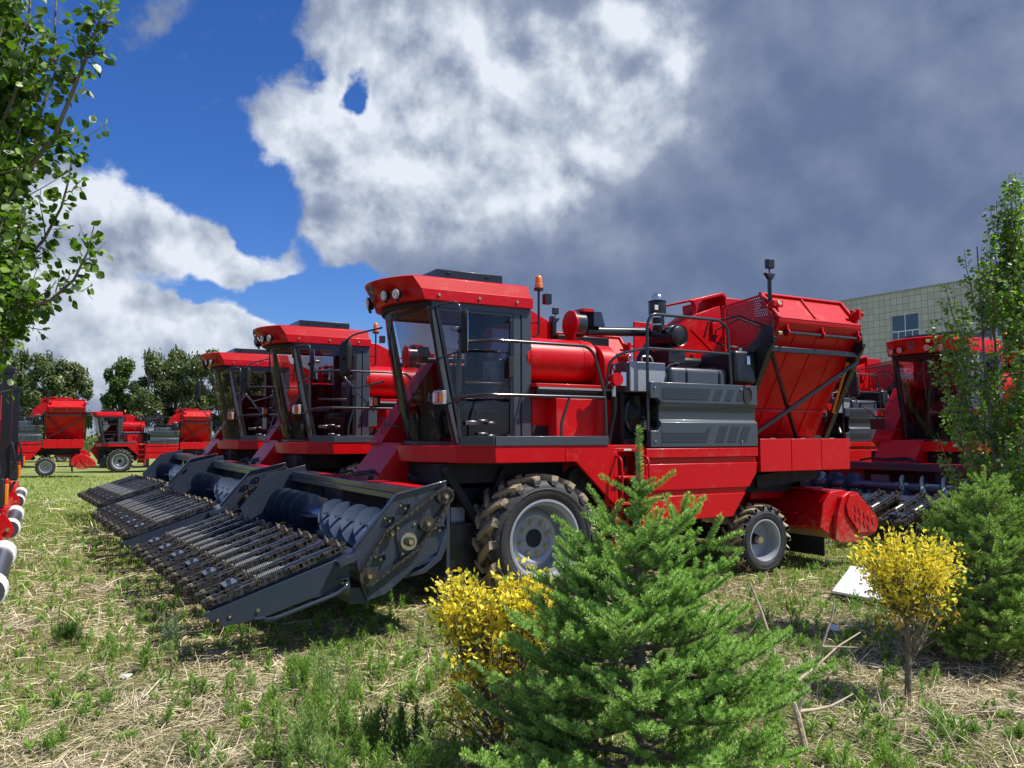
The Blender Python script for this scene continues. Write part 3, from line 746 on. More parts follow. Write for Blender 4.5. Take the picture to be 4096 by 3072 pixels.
# mirrors and signal lamps ------------------------------------------------
mb = MB(); mb.tube([(-1.33, .62, 3.50), (-1.18, .42, 3.56), (-1.10, .22, 3.56), (-1.08, .18, 3.45), (-1.08, .18, 2.40), (-1.12, .45, 2.37), (-1.02, .62, 2.38)], .014, 8, .08)
mb.tube([(-1.08, .18, 2.98), (-1.15, .62, 2.92)], .012, 8)
arm = mb.build('mirror_arm', TUBE, H, smooth=50)
def mirror(c, rz, name, parent):
    hw, hh = .115, .26
    n = 28; prof = []
    for k in range(n):
        a = 2 * PI * k / n; c_, s_ = math.cos(a), math.sin(a)
        prof.append((math.copysign(abs(c_) ** .5, c_) * hw, math.copysign(abs(s_) ** .45, s_) * hh))
    T = Matrix.Translation(c) @ Matrix.Rotation(rz, 4, 'Z')
    mb = MB(); mb.T = T
    mb.mi(0).loft([[(-.012, p[0], p[1]) for p in prof], [(-.03, p[0] * .97, p[1] * .98) for p in prof], [(-.06, p[0] * .72, p[1] * .85) for p in prof]])
    mb.mi(1).loft([[(-.012, p[0] * .95, p[1] * .97) for p in prof], [(-.005, p[0] * .95, p[1] * .97) for p in prof]])
    mb.mi(0).cyl((-.1, 0, 0), (-.05, 0, 0), .022)
    return mb.build(name, [MATTE, MIRROR], parent, smooth=40)
mirror((-1.02, .17, 3.21), R(-8), 'mirror_head', arm)
mb = MB(); mb.tube([(-1.33, 2.08, 3.45), (-1.55, 2.6, 3.40), (-1.62, 2.85, 3.30), (-1.62, 2.86, 2.85), (-1.5, 2.7, 2.65), (-1.30, 2.08, 2.72)], .014, 8, .1)
mb.tube([(-1.5, 2.7, 2.65), (-1.20, 2.25, 2.15), (-1.05, 2.1, 2.1)], .014, 8)
arm2 = mb.build('mirror_arm', TUBE, H, smooth=50)
mirror((-1.58, 2.80, 3.08), R(24), 'mirror_head', arm2)
def lamp(c, s):
    mb = MB(); x, y, z = c
    mb.mi(0).box(x - .04, x + .05, y - .10, y + .08, z - .08, z + .08)
    mb.mi(1).box(x - .055, x - .038, y - .005, y + .07, z - .062, z + .062)
    mb.mi(2).box(x - .055, x - .02, y - .080, y - .012, z - .06, z + .06)
    mb.mi(3).box(x - .040, x + .012, y - .106, y - .094, z - .056, z + .05)
    return mb.build('signal_lamp', [LGREY if s < 0 else MATTE, WHITEL, REDLENS, ORANGE], H, bevel=.008)
lamp((-1.24, .42, 2.44), -1)
lamp((-1.30, 2.42, 2.46), 1)
mb = MB(); mb.box(-1.31, -1.30, 2.28, 2.62, 2.12, 2.34); mb.build('mud_plate', BLACK, H)

# platform railing ---------------------------------------------------------
mb = MB(); y = .03
mb.tube([(-1.04, .33, 3.10), (-.70, y, 3.11), (.60, y, 3.11), (.72, y, 3.02), (.88, y, 2.50), (.895, y, 1.98)], .020, 10, .08)
mb.tube([(-1.08, .36, 2.42), (-.95, .20, 2.46), (-.78, y, 2.47), (.88, y, 2.47)], .020, 10, .06)
mb.tube([(-1.02, .34, 1.95), (-1.04, .34, 2.9), (-1.0, .30, 3.10)], .020, 10, .05)
mb.tube([(-.35, y, 2.46), (-.44, y, 2.15), (-.44, y, 1.98)], .016, 8, .06); mb.tube([(.34, y, 2.46), (.22, y, 2.15), (.22, y, 1.98)], .018, 8, .06)
mb.build('railing', TUBE, H, smooth=50)

# body behind the cab --------------------------------------------------------
mb = MB()
mb.box(.42, 1.50, .45, .50, 1.875, 2.47); mb.box(.18, .42, .66, .70, 1.875, 2.6); mb.box(.42, .45, .5, .7, 1.875, 2.47)
mb.box(.2, 3.5, .70, 2.7, 1.35, 2.55)
mb.box(.15, 1.55, .50, 1.3, 2.615, 2.66)
mb.box(.2, .5, .655, .67, 2.1, 2.25)
mb.build('thresher_housing', RED, H, bevel=.006)
mb = MB(); mb.box(.18, .42, .645, .655, 1.95, 2.12); mb.build('housing_opening', MATTE, H)
mb = MB(); mb.box(.17, 1.5, .47, .5, 2.585, 2.612); mb.build('cover_strip', LGREY, H)
mb = MB(); mb.box(.17, 1.52, .52, .60, 2.47, 2.585); mb.build('perforated_screen', MESHK, H)
mb = MB()   # drum with riveted ends
mb.cyl((.10, .92, 3.0), (1.20, .92, 3.0), .29, n=48); mb.cyl((.14, .92, 3.0), (.18, .92, 3.0), .293, n=48); mb.cyl((1.0, .92, 3.0), (1.12, .92, 3.0), .296, n=48)
drm = mb.build('grain_drum', RED, H, smooth=40)
mb = MB()
for u_ in (.15, .17, 1.04, 1.08):
    for k in range(16):
        a = R(120 + k * 9); mb.cyl((u_, .92 + .291 * math.cos(a), 3.0 + .291 * math.sin(a)), (u_, .92 + .301 * math.cos(a), 3.0 + .301 * math.sin(a)), .007, n=5)
mb.build('rivets', RED2, drm)
mb = MB()   # belt guard
g = []
for k in range(19):
    a = PI * .5 - PI * k / 18; g.append((1.02 + .0, 0))
pts = [(.50 + .30 - .30 * math.cos(a), 2.93 + .30 * math.sin(a)) for a in [PI * k / 12 for k in range(13)]]
poly = pts + [(1.10, 2.66), (.50, 2.66)]
mb.prism(poly, 1.22, 1.46, 'x'); mb.build('belt_guard', RED, H, bevel=.015)
mb = MB(); mb.prism([(.35, 2.6), (.35, 3.80), (.62, 3.78), (1.0, 3.60), (1.0, 2.6)], 1.45, 2.7, 'y'); mb.box(.30, .36, 1.5, 2.65, 3.2, 3.75); mb.box(1.0, 1.5, 1.2, 2.7, 2.6, 3.3)
mb.build('grain_tank', RED, H, bevel=.01)
mb = MB(); mb.box(1.0, 1.9, 1.3, 2.2, 3.28, 3.42); mb.box(.98, 1.02, 1.4, 1.5, 3.3, 3.7); mb.build('tank_cover', BLACK, H, bevel=.01)
mb = MB(); mb.mi(0).cyl((1.28, 1.0, 3.45), (2.35, .95, 3.50), .065, n=24)
mb.mi(0).prism([(1.27, 3.50), (1.27, 3.70), (1.40, 3.70), (1.46, 3.5)], .8, 1.05, 'y')
mb.build('unloading_pipe', TUBE, H, smooth=40)
mb = MB(); mb.mi(0).cyl((1.0, 1.0, 3.53), (1.03, 1.0, 3.53), .19, n=32); mb.mi(0).box(1.0, 1.04, .9, 1.1, 3.25, 3.5); mb.mi(1).cyl((1.03, 1.0, 3.53), (1.18, 1.0, 3.53), .185, n=32)
mb.mi(0).box(1.12, 1.30, .84, 1.1, 3.70, 3.74)
mb.build('pulley_guard', [RED, TUBE], H, smooth=40)

# hydraulic box, fan, filter ------------------------------------------------
mb = MB(); mb.mi(0).box(1.37, 1.97, .14, .17, 2.57, 2.965); mb.mi(1).box(1.34, 1.96, .172, .62, 2.565, 2.96)
mb.build('hydraulic_box', [LGREY, GREY], H, bevel=.01)
mb = MB(); mb.piece(); mb.tube([(1.50, .3, 2.96), (1.50, .3, 3.0)], .012, 6); mb.tube([(1.50 + .03 * math.cos(a), .3, 3.03 + .03 * math.sin(a)) for a in [2 * PI * k / 12 for k in range(13)]], .010, 6)
mb.piece(); mb.tube([(1.70, .3, 2.96), (1.70, .3, 3.06), (1.86, .3, 3.06), (1.90, .3, 2.96)], .014, 6, .03); mb.each('lifting_eye', CHROME, H)
mb = MB()
mb.box(1.30, 1.36, .25, .5, 1.9, 2.56); mb.box(1.36, 2.3, .36, .6, 1.875, 2.56); mb.box(1.02, 1.36, .5, .7, 1.875, 2.5); mb.box(1.3, 2.0, .2, .3, 1.875, 1.95)
mb.build('radiator', MATTE, H, bevel=.008)
mb = MB(); fc = Vector((1.70, .30, 2.27))
for r_ in [.06 + .022 * k for k in range(11)]:
    mb.tube([fc + Vector((r_ * math.cos(a), -.0 - .02 * (1 - r_ / .3), r_ * math.sin(a))) for a in [2 * PI * k / 28 for k in range(29)]], .0035, 4)
for k in range(6):
    a = 2 * PI * k / 6 + .2; mb.tube([fc + Vector((.05 * math.cos(a), -.02, .05 * math.sin(a))), fc + Vector((.28 * math.cos(a), 0, .28 * math.sin(a)))], .006, 5)
for k in range(8):
    a = 2 * PI * k / 8; c_, s_ = math.cos(a), math.sin(a)
    mb.add([fc + Vector((.05 * c_, .04, .05 * s_)), fc + Vector((.26 * math.cos(a + .1), .02, .26 * math.sin(a + .1))), fc + Vector((.26 * math.cos(a + .4), .07, .26 * math.sin(a + .4))), fc + Vector((.05 * math.cos(a + .6), .07, .05 * math.sin(a + .6)))], [(0, 1, 2, 3)])
mb.cyl(fc + Vector((0, -.03, 0)), fc + Vector((0, .05, 0)), .05, n=14)
mb.lathe([(.27, 0), (.30, 0), (.30, .08), (.275, .08)], fc, 'y', 32)
mb.build('cooling_fan', TUBE, H, smooth=40)
mb = MB(); mb.mi(0).cyl((1.16, .12, 2.72), (1.16, .19, 2.72), .085, n=12); mb.mi(1).cyl((1.16, .19, 2.72), (1.2, .34, 2.72), .075, n=16); mb.mi(1).box(1.24, 1.32, .16, .34, 2.64, 2.82); mb.mi(1).cyl((1.19, .25, 2.66), (1.19, .25, 2.50), .032, n=8)
mb.mi(1).cyl((1.16, .22, 2.88), (1.18, .20, 2.88), .042, n=16); mb.mi(1).cyl((1.17, .25, 2.78), (1.17, .25, 2.86), .014, n=8)
mb.build('hydraulic_filter', [RED, CHROME], H, smooth=35)
mb = MB()
hp_ = [Vector((1.19, .25, 2.5)), Vector((1.18, .25, 2.3)), Vector((1.15, .28, 2.1)), Vector((1.12, .3, 1.9))]
for i in range(24):
    t = i / 23 * 3; k = min(2, int(t)); p = hp_[k].lerp(hp_[k + 1], t - k); d = (hp_[k + 1] - hp_[k]).normalized()
    mb.cyl(p, p + d * .014, .038, n=12)
mb.tube(hp_, .031, 10)
mb.build('corrugated_hose', MATTE, H, smooth=40)

# grille panel -----------------------------------------------------------------
mb = MB()
prof = [(-.035, 1.842), (-.035, 2.165), (.012, 2.205), (.012, 2.355), (-.012, 2.40), (-.035, 2.425), (-.035, 2.694), (.05, 2.70), (.05, 1.842)]
mb.prism(prof, 1.735, 3.495, 'x')
mb.prism([(1.562, 1.842), (1.735, 1.842), (1.735, 2.12), (1.68, 2.055), (1.562, 2.055)], -.035, .05, 'y')
mb.prism([(1.562, 2.48), (1.69, 2.48), (1.735, 2.425), (1.735, 2.694), (1.562, 2.694)], -.035, .05, 'y')
gp = mb.build('grille_panel', GREY, H, bevel=.007)
mb = MB()
def par(u0, u1, z0, z1, sh): mb.prism([(u0, z0), (u1, z0), (u1 + sh, z1), (u0 + sh * (0 if u0 < 1.8 else 1), z1)], -.0385, -.0345, 'y')
par(1.76, 2.55, 2.47, 2.62, .07)
for u0 in (2.64, 2.86, 3.07): par(u0, u0 + .13, 2.47, 2.62, .07)
mb.prism([(1.76, 1.90), (2.52, 1.90), (2.58, 2.03), (2.62, 2.10), (2.55, 2.10), (2.50, 2.03), (1.76, 2.03)], -.0385, -.0345, 'y')
for u0 in (2.68, 2.90, 3.11): par(u0, u0 + .15, 1.90, 2.12, .10)
mb.build('perforation', PERF, gp, smooth=0)
mb = MB(); ov = [(3.30 + .075 * math.copysign(abs(math.cos(a)) ** .7, math.cos(a)), 2.56 + .105 * math.copysign(abs(math.sin(a)) ** .8, math.sin(a))) for a in [2 * PI * k / 24 for k in range(24)]]
mb.mi(0).prism(ov, -.041, -.034, 'y'); mb.mi(0).tube([(p[0], -.042, p[1]) for p in ov + ov[:1]], .008, 6); mb.build('panel_opening', MATTE, gp)
mb = MB()
for u_, z_ in ((1.63, 2.62), (1.63, 1.92), (3.18, 2.64), (3.18, 1.91)): mb.piece().cyl((u_, -.05, z_), (u_, -.035, z_), .013, n=8)
mb.each('panel_bolt', CHROME, gp, smooth=0)

# tanks -------------------------------------------------------------------------
mb = MB(); mb.box(2.0, 3.06, .09, .52, 2.56, 2.925); ft = mb.build('fuel_tank', GREY, H, bevel=.07, seg=4)
mb = MB()
for u_ in (2.30, 2.90): mb.piece().tube([(u_, .086, 2.56), (u_, .086, 2.86), (u_, .15, 2.929), (u_, .5, 2.929)], .016, 6, .04)
mb.each('tank_strap', BLACK, ft, smooth=40)
mb = MB(); mb.tube([(1.93, .12, 2.62), (1.98, .14, 2.80), (2.08, .2, 2.95), (2.25, .25, 2.98)], .012, 6); mb.cyl((2.22, .25, 2.98), (2.3, .25, 2.98), .02, n=8); mb.build('fuel_hose', MATTE, H, smooth=40)
mb = MB(); mb.box(3.14, 3.58, .03, .75, 2.72, 3.20); ot = mb.build('oil_tank', BLACK, H, bevel=.06, seg=4)
mb = MB(); mb.box(3.36, 3.42, .012, .03, 3.0, 3.12); mb.tube([(3.2, .2, 3.2), (3.2, .2, 3.27), (3.4, .2, 3.25), (3.4, .2, 3.2)], .018, 6, .04); mb.cyl((3.42, .2, 3.2), (3.42, .2, 3.25), .04, n=12); mb.build('tank_fitting', CHROME, ot, smooth=40)
mb = MB(); mb.box(2.75, 3.3, .8, 1.2, 2.75, 3.15); mb.build('battery_box', BLACK, H, bevel=.06, seg=3)
mb = MB(); y = .05
mb.tube([(1.585, y, 1.90), (1.585, y, 3.45), (1.66, y, 3.60), (2.88, y, 3.60), (3.03, y, 3.50), (3.08, y, 2.70)], .022, 10, .09)
mb.tube([(1.585, y, 3.14), (3.05, y, 3.135)], .019, 10)
mb.tube([(1.585, y, 3.14), (1.22, .14, 3.06), (1.08, .2, 2.95), (1.06, .25, 2.6)], .019, 10, .07)
mb.build('engine_railing', TUBE, H, smooth=50)

# air filter ---------------------------------------------------------------------
mb = MB(); a0 = (2.47, .40, 3.40)
mb.lathe([(.001, 0), (.12, 0), (.135, .012), (.15, .0), (.155, .02), (.155, .07), (.147, .075), (.147, .10), (.155, .105), (.155, .50), (.10, .54)], a0, 'y', 36)
mb.tube([(2.47, .85, 3.40), (2.40, 1.0, 3.30), (2.25, 1.0, 3.1), (2.2, .9, 2.8)], .08, 14)
mb.tube([(2.30, .62, 3.48), (2.24, .62, 3.62), (2.24, .62, 3.74)], .062, 14)
mb.lathe([(.07, 0), (.12, .02), (.125, .06), (.125, .18), (.12, .2), (.13, .205), (.13, .215), (.02, .23)], (2.24, .62, 3.68), 'z', 32)
mb.lathe([(.09, 0), (.09, .2), (.02, .22)], (2.45, .85, 3.52), 'z', 20)
mb.box(2.3, 2.6, .45, .9, 3.02, 3.2)
mb.build('air_filter', BLACK, H, smooth=40)
mb = MB(); mb.piece().lathe([(.066, 0), (.066, .02)], (2.24, .62, 3.55), 'z', 20); mb.piece().lathe([(.066, 0), (.066, .02)], (2.24, .62, 3.66), 'z', 20); mb.each('pipe_clamp', CHROME, H, smooth=50); mb = MB()
mb.lathe([(.085, 0), (.085, .03), (.07, .07), (.04, .095), (.001, .10)], (2.24, .62, 3.91), 'z', 20); mb.build('filter_cap', CHROME, H, smooth=50)
mb = MB(); mb.box(2.10, 2.16, .50, .505, 3.75, 3.82); mb.build('filter_sticker', LABEL, H)

# elevator and chute ---------------------------------------------------------------
mb = MB(); mb.prism([(2.70, 2.6), (3.05, 3.50), (3.20, 3.70), (3.42, 3.86), (3.92, 4.03), (3.96, 3.58), (3.70, 3.25), (3.45, 2.6)], 1.1, 1.6, 'y')
mb.bar((3.30, 1.095, 3.62), (3.75, 1.095, 3.30), .008, .012); mb.box(3.72, 3.86, 1.06, 1.11, 3.55, 3.75)
mb.build('elevator', RED, H, bevel=.02, smooth=30)
mb = MB()
hood = [(3.34, 4.08), (4.04, 4.27), (4.12, 4.22), (4.13, 3.80), (4.09, 3.80), (4.08, 4.17), (4.03, 4.21), (3.62, 4.10), (3.52, 4.02), (3.48, 3.86), (3.45, 3.86), (3.46, 3.98), (3.42, 4.05)]
mb.prism(hood, 1.15, 1.22, 'y'); mb.prism([(3.34, 4.08), (4.04, 4.27), (4.12, 4.22), (4.13, 3.80), (4.10, 3.80), (4.09, 4.20), (4.03, 4.24), (3.36, 4.055)], 1.22, 1.95, 'y'); mb.prism([(3.44, 4.03), (4.03, 4.19), (4.08, 3.6), (3.5, 3.6)], 1.40, 1.45, 'y'); mb.prism([(4.14, 4.22), (4.9, 4.22), (4.9, 3.6), (4.14, 3.3)], 1.30, 1.95, 'y')
mb.build('chute_hood', RED, H, bevel=.012)

# hopper ---------------------------------------------------------------------------
U0, U1 = 3.72, 5.50
hopper = None
mb = MB()
sec = [(.68, 1.95), (.46, 2.37), (-.20, 3.50), (-.26, 3.60), (-.26, 3.66), (-.20, 3.66), (-.16, 3.55), (.50, 2.40), (.73, 1.98), (2.6, 1.98), (3.0, 2.6), (3.0, 4.0), (3.04, 4.0), (3.04, 2.57), (2.63, 1.95)]
def vz(p): return p
mb.prism(sec, U0, U1, 'x')
mb.prism([(.66, 1.97), (.44, 2.4), (-.22, 3.58), (.10, 4.05), (3.0, 4.05), (3.0, 2.6), (2.6, 1.97)], U1 - .03, U1 + .004, 'x')
mb.prism([(.66, 1.97), (.44, 2.4), (.30, 2.64), (3.0, 2.64), (2.6, 1.97)], U0 - .004, U0 + .03, 'x')
for u_ in (4.15, 4.62, 5.1):   # pressed ribs on the sloping wall
    mb.bar((u_, .445, 2.40), (u_, -.20, 3.505), .035, .03, up=(0, -1, -.58)); mb.bar((u_, .665, 1.99), (u_, .45, 2.38), .035, .03, up=(0, -1, -.58))
mb.bar((U0, .452, 2.37), (U1, .452, 2.37), .04, .04)
hopper = mb.build('hopper', RED, H, bevel=.006)
mb = MB()   # flap
mb.bar((U0, -.07, 3.86), (U1, -.07, 3.86), .54, .02, up=(0, -.8, .6))
def flapbox(u0, u1, t0, t1, pr):
    a = Vector((0, -.245, 3.645)); b = Vector((0, .10, 4.06)); n = Vector((0, -.77, .64))
    p = [a.lerp(b, t0), a.lerp(b, t1)]
    vs_ = []
    for q in p:
        for u_ in (u0, u1):
            for k in (-.03, pr): vs_.append((u_, (q + n * k).y, (q + n * k).z))
    mb.add(vs_, [(0, 2, 6, 4), (1, 3, 7, 5), (0, 1, 3, 2), (4, 5, 7, 6), (0, 1, 5, 4), (2, 3, 7, 6)])
mb = MB()
flapbox(U0, U1, 0, 1, -.012)
flapbox(U0, U1, 0, .07, .03); flapbox(U0, U1, .94, 1, .03); flapbox(U0, U0 + .05, 0, 1, .03); flapbox(U1 - .05, U1, 0, 1, .03); flapbox(4.56, 4.60, .07, .94, .012)
mb.box(U0 + .02, U0 + .20, -.16, .1, 3.84, 3.93); mb.box(U1 - .02, U1 + .03, -.24, -.12, 3.76, 3.92)
mb.cyl((U1 - .12, -.18, 3.88), (U1 + .15, -.18, 3.86), .03)
flap = mb.build('hopper_flap', RED, H, bevel=.005)
mb = MB(); mb.mi(0).cyl((3.86, -.24, 3.46), (5.46, -.24, 3.46), .024, n=12)
for u_ in (3.88, 4.62, 5.42): mb.mi(1).cyl((u_, -.24, 3.46), (u_ + .03, -.24, 3.46), .055, n=16); mb.mi(1).prism([(-.28, 3.44), (-.20, 3.44), (-.16, 3.66), (-.24, 3.66)], u_, u_ + .03, 'x')
mb.build('hinge_tube', [TUBE, RED], H, smooth=40)
mb = MB(); mb.prism([(-.22, 3.58), (.06, 4.0), (.77, 3.93), (.77, 3.30), (.55, 3.22), (.28, 2.95), (.12, 2.95)], U0 - .006, U0 + .0, 'x'); mb.build('hopper_screen', MESHR, H, smooth=0)
mb = MB()
mb.prism([(-.24, 3.58), (-.20, 3.62), (.10, 4.07), (.06, 4.07)], U0 - .03, U0 - .008, 'x')
mb.bar((U0 - .02, .07, 4.02), (U0 - .02, .80, 3.95), .03, .03); mb.bar((U0 - .02, .80, 3.96), (U0 - .02, .80, 3.0), .03, .06); mb.box(U0 - .03, U0 + .6, .81, .84, 2.7, 3.30)
mb.build('hopper_edge', RED, H, bevel=.004)
fr = MB()
P0, P1 = (.50, 1.96), (-.24, 3.40)
for u_ in (3.62, 5.53):
    fr.piece(); fr.bar((u_, P0[0], P0[1]), (u_, P1[0], P1[1]), .09, .10, up=(1, 0, 0))
    fr.prism([(-.30, 3.30), (-.27, 3.56), (-.05, 3.50), (.25, 2.98), (.1, 2.9)], u_ - .052, u_ - .035, 'x')
    fr.piece(); fr.bar((u_ + .0, 2.8, 1.96), (u_, 2.95, 3.1), .09, .09)
fr.each('frame_post', BLACK, H, bevel=.006)
fr = MB(); fr.bar((3.62, -.16, 3.22), (5.56, -.16, 3.22), .07, .075); fr.build('frame_beam', BLACK, H, bevel=.006)
fr = MB(); fr.piece(); fr.bar((3.68, -.15, 3.16), (4.78, .40, 1.96), .055, .055); fr.piece(); fr.bar((5.53, -.15, 3.12), (3.66, .30, 1.96), .05, .06); fr.piece(); fr.bar((3.62, -.1, 3.4), (3.4, .5, 2.9), .05, .12)
fr.each('cross_brace', BLACK, H, bevel=.006)
mb = MB(); mb.mi(0).cyl((5.50, .05, 2.95), (5.50, .28, 2.35), .032, n=14); mb.mi(0).cyl((5.50, -.02, 3.12), (5.50, .06, 2.93), .04, n=14); mb.build('lift_cylinder', YELL, H, smooth=40)
mb = MB(); mb.bar((3.76, -.06, 3.45), (3.76, -.06, 4.32), .045, .045); mb.prism([(3.66, 4.33), (3.86, 4.33), (3.80, 4.24), (3.74, 4.24)], -.09, -.03, 'y'); mb.tube([(3.76, -.06, 4.3), (3.76, -.06, 4.42)], .012, 6)
mb.box(3.70, 3.82, -.11, -.03, 4.40, 4.53)
mast = mb.build('light_mast', BLACK, H, bevel=.008)
mb = MB(); mb.tube([(3.78, -.09, 4.3), (3.73, -.1, 4.1), (3.78, -.09, 3.9), (3.74, -.1, 3.7), (3.80, -.08, 3.5)], .006, 5)
mb.tube([(3.7, -.08, 3.50), (3.3, .1, 3.66), (3.05, .3, 3.5), (3.1, .4, 3.35), (3.3, .4, 3.3)], .013, 7); mb.tube([(3.7, -.06, 3.55), (3.4, .2, 3.72), (3.0, .4, 3.62), (3.0, .5, 3.4)], .013, 7)
mb.build('hydraulic_hose', MATTE, H, smooth=40)
mb = MB(); mb.piece().cyl((3.84, -.17, 3.90), (3.84, -.12, 3.88), .04, n=16); mb.piece().cyl((3.84, -.14, 3.68), (3.84, -.1, 3.68), .045, n=16); mb.piece().cyl((3.68, -.26, 3.44), (3.75, -.26, 3.44), .03, n=12); mb.each('hinge_pin', ZINC, H, smooth=40)

# storage box, side panels, ladder --------------------------------------------------
mb = MB(); mb.box(3.58, 5.47, .004, 2.9, 1.49, 1.935); sb = mb.build('storage_box', RED2, H, bevel=.004)
for a_, b_ in ((3.562, 4.190), (4.200, 4.836), (4.846, 5.482)):
    mb = MB(); mb.box(a_, b_, -.014, .003, 1.478, 1.945); mb.build('box_door', RED, sb, bevel=.006)
mb = MB()
for u_ in (3.82, 4.45, 5.08): mb.piece().box(u_ - .05, u_ + .05, -.01, .03, 1.946, 1.956)
mb.each('door_hinge', CHROME, sb)
def clipr(z): return 3.50 if z >= 1.457 else 3.02 + (z - .882) * (3.475 - 3.02) / (1.457 - .882)
mb = MB()
for z0, z1, y_ in ((1.70, 1.825, -.030), (1.275, 1.62, -.012), (.878, 1.20, -.006)):
    mb.prism([(1.49, z0), (clipr(z0), z0)] + ([(3.475, 1.457)] if z0 < 1.457 < z1 else []) + [(clipr(z1), z1), (1.49, z1)], y_, .05, 'y')
for z0, z1, y0, y1 in ((1.62, 1.70, .014, -.0), (1.20, 1.275, .018, 0)):
    mb.prism([(1.49, z0), (clipr(z0) - .002, z0), (clipr(z1) - .002, z1), (1.49, z1)], y0, .06, 'y')
spn = mb.build('side_panel', RED, H, bevel=.009)
mb = MB()
for k in range(12): mb.piece().cyl((1.56 + k * .17, -.036, 1.80), (1.56 + k * .17, -.029, 1.80), .008, n=6)
mb.each('panel_screw', RED2, spn)
mb = MB()
mb.box(1.0, 1.49, .02, .30, 1.79, 1.835)
mb.box(1.0, 1.05, .0, .05, 1.15, 1.79); mb.box(1.44, 1.488, .0, .05, .5, 1.79); mb.box(1.0, 1.05, .0, .05, .5, 1.15)
mb.box(1.05, 1.44, .28, .30, .6, 1.79)
for z_ in (1.45, 1.12, .80, .50): mb.box(1.02, 1.46, -.06, .16, z_, z_ + .03)
mb.tube([(1.03, .0, 1.74), (1.03, -.10, 1.70), (1.03, -.12, 1.45), (1.03, -.10, 1.20), (1.03, .0, 1.14)], .017, 8, .06); mb.tube([(1.46, .0, 1.74), (1.46, -.10, 1.70), (1.46, -.12, 1.45), (1.46, -.10, 1.20), (1.46, .0, 1.14)], .017, 8, .06)
lad = mb.build('ladder', RED, H, bevel=.004)
mb = MB()
for z_ in (1.53, 1.22, .88, .6):
    for u_ in (1.11, 1.24, 1.37):
        mb.prism([(u_ + .04 * math.copysign(abs(math.cos(a)), math.cos(a)), z_ + .10 + .10 * math.copysign(abs(math.sin(a)) ** .6, math.sin(a))) for a in [2 * PI * k / 14 for k in range(14)]], .272, .278, 'y')
mb.build('tread_slot', MATTE, lad)
mb = MB(); mb.box(1.16, 1.28, .014, .02, 1.80, 1.825); mb.build('ladder_sticker', LABEL, lad)

# shredder under the tail ------------------------------------------------------------
mb = MB()
hull = [(4.86, .62), (4.95, .98), (5.12, 1.14), (5.40, 1.16), (5.72, 1.02), (5.88, .74), (5.80, .46), (5.15, .44)]
mb.prism(hull, .06, 3.0, 'y')
mb.prism([(5.10, .44), (5.16, .82), (5.28, 1.06), (5.45, 1.14), (5.62, 1.12), (6.05, .76), (6.10, .60), (6.02, .47), (5.55, .36), (5.2, .38)], -.02, .06, 'y')
mb.box(5.0, 5.25, .3, .9, 1.16, 1.19); mb.box(4.84, 4.96, .5, 1.6, .78, .82); mb.box(4.80, 4.95, .35, 1.1, .60, .63); mb.box(4.3, 5.1, .9, 1.0, 1.0, 1.12); mb.box(4.3, 5.1, 2.2, 2.3, 1.0, 1.12)
shr = mb.build('straw_shredder', RED, H, bevel=.012)
mb = MB(); mb.prism([(5.33, .95), (5.42, 1.09), (5.60, 1.09), (6.02, .75), (6.07, .61), (6.0, .50), (5.62, .50), (5.36, .78)], -.05, -.022, 'y'); mb.build('end_cover', RED, shr, bevel=.008)
mb = MB()
for k in range(9):
    mb.piece(); u_ = 5.50 + (k % 5) * .10; z_ = .93 - (k % 5) * .055 - (k // 5) * .14
    mb.bar((u_, -.052, z_), (u_ + .03, -.052, z_ - .10), .006, .012, up=(0, 1, 0))
mb.each('cover_slot', MATTE, shr)
mb = MB(); mb.box(4.98, 5.0, .1, 2.95, .18, .46); mb.build('rubber_flap', MATTE, shr)

# feeder house ------------------------------------------------------------------------
mb = MB()
def quadbox(a, b):   # a,b: rings of four points
    mb.loft([a, b])
quadbox([(-1.66, 1.42, 1.42), (-1.66, 2.36, 1.42), (-1.20, 2.36, .75), (-1.20, 1.42, .75)], [(-1.30, 1.42, 1.90), (-1.30, 2.36, 1.90), (-.55, 2.36, 1.3), (-.55, 1.42, 1.3)])
mb.mi(0); quadbox([(-1.31, 2.16, 1.88), (-1.31, 2.60, 1.88), (-.60, 2.60, 1.3), (-.60, 2.16, 1.3)], [(-.52, 2.16, 3.02), (-.52, 2.60, 3.02), (.15, 2.60, 2.7), (.15, 2.16, 2.7)])
mb.bar((-1.34, 2.16, 1.92), (-1.34, 2.60, 1.92), .03, .02); mb.box(-.4, .4, 2.2, 2.7, 2.3, 3.0)
mb.tube([(-1.24, 2.3, 2.04), (-1.24, 2.3, 2.08), (-1.24, 2.46, 2.08), (-1.24, 2.46, 2.04)], .01, 6)
mb.build('feeder_house', RED, H, bevel=.01)

# ---------------------------------------------------------------- header of the harvester
HV0, HV1 = -.80, 4.27
mb = MB()
mb.box(-1.95, -1.62, HV0 + .03, HV1 - .03, 1.37, 1.445)
mb.box(-1.95, -1.93, HV0 + .03, HV1 - .03, 1.30, 1.37)
mb.box(-1.70, -1.66, HV0 + .03, HV1 - .03, .55, 1.37)
fl = [(-1.70, .55), (-1.80, .62)]
for k in range(10):
    a = PI * (1.5 + .42) - PI * .62 * k / 9
    fl.append((-2.22 + .32 * math.cos(a) , .97 + .32 * math.sin(a)))
floor_ = [(-1.68, 1.10), (-1.80, .80), (-1.95, .68), (-2.15, .64), (-2.35, .66), (-2.52, .74), (-2.72, .80), (-2.72, .77), (-2.53, .70), (-2.36, .62), (-2.15, .60), (-1.93, .63), (-1.75, .75), (-1.68, .9)]
mb.prism(floor_, HV0 + .03, HV1 - .03, 'y')
mb.bar((-1.93, -.7, 1.10), (-1.93, -.7, 1.3), .02, .02)
mb.box(-2.70, -2.50, HV0 + .03, HV1 - .03, .40, .56)
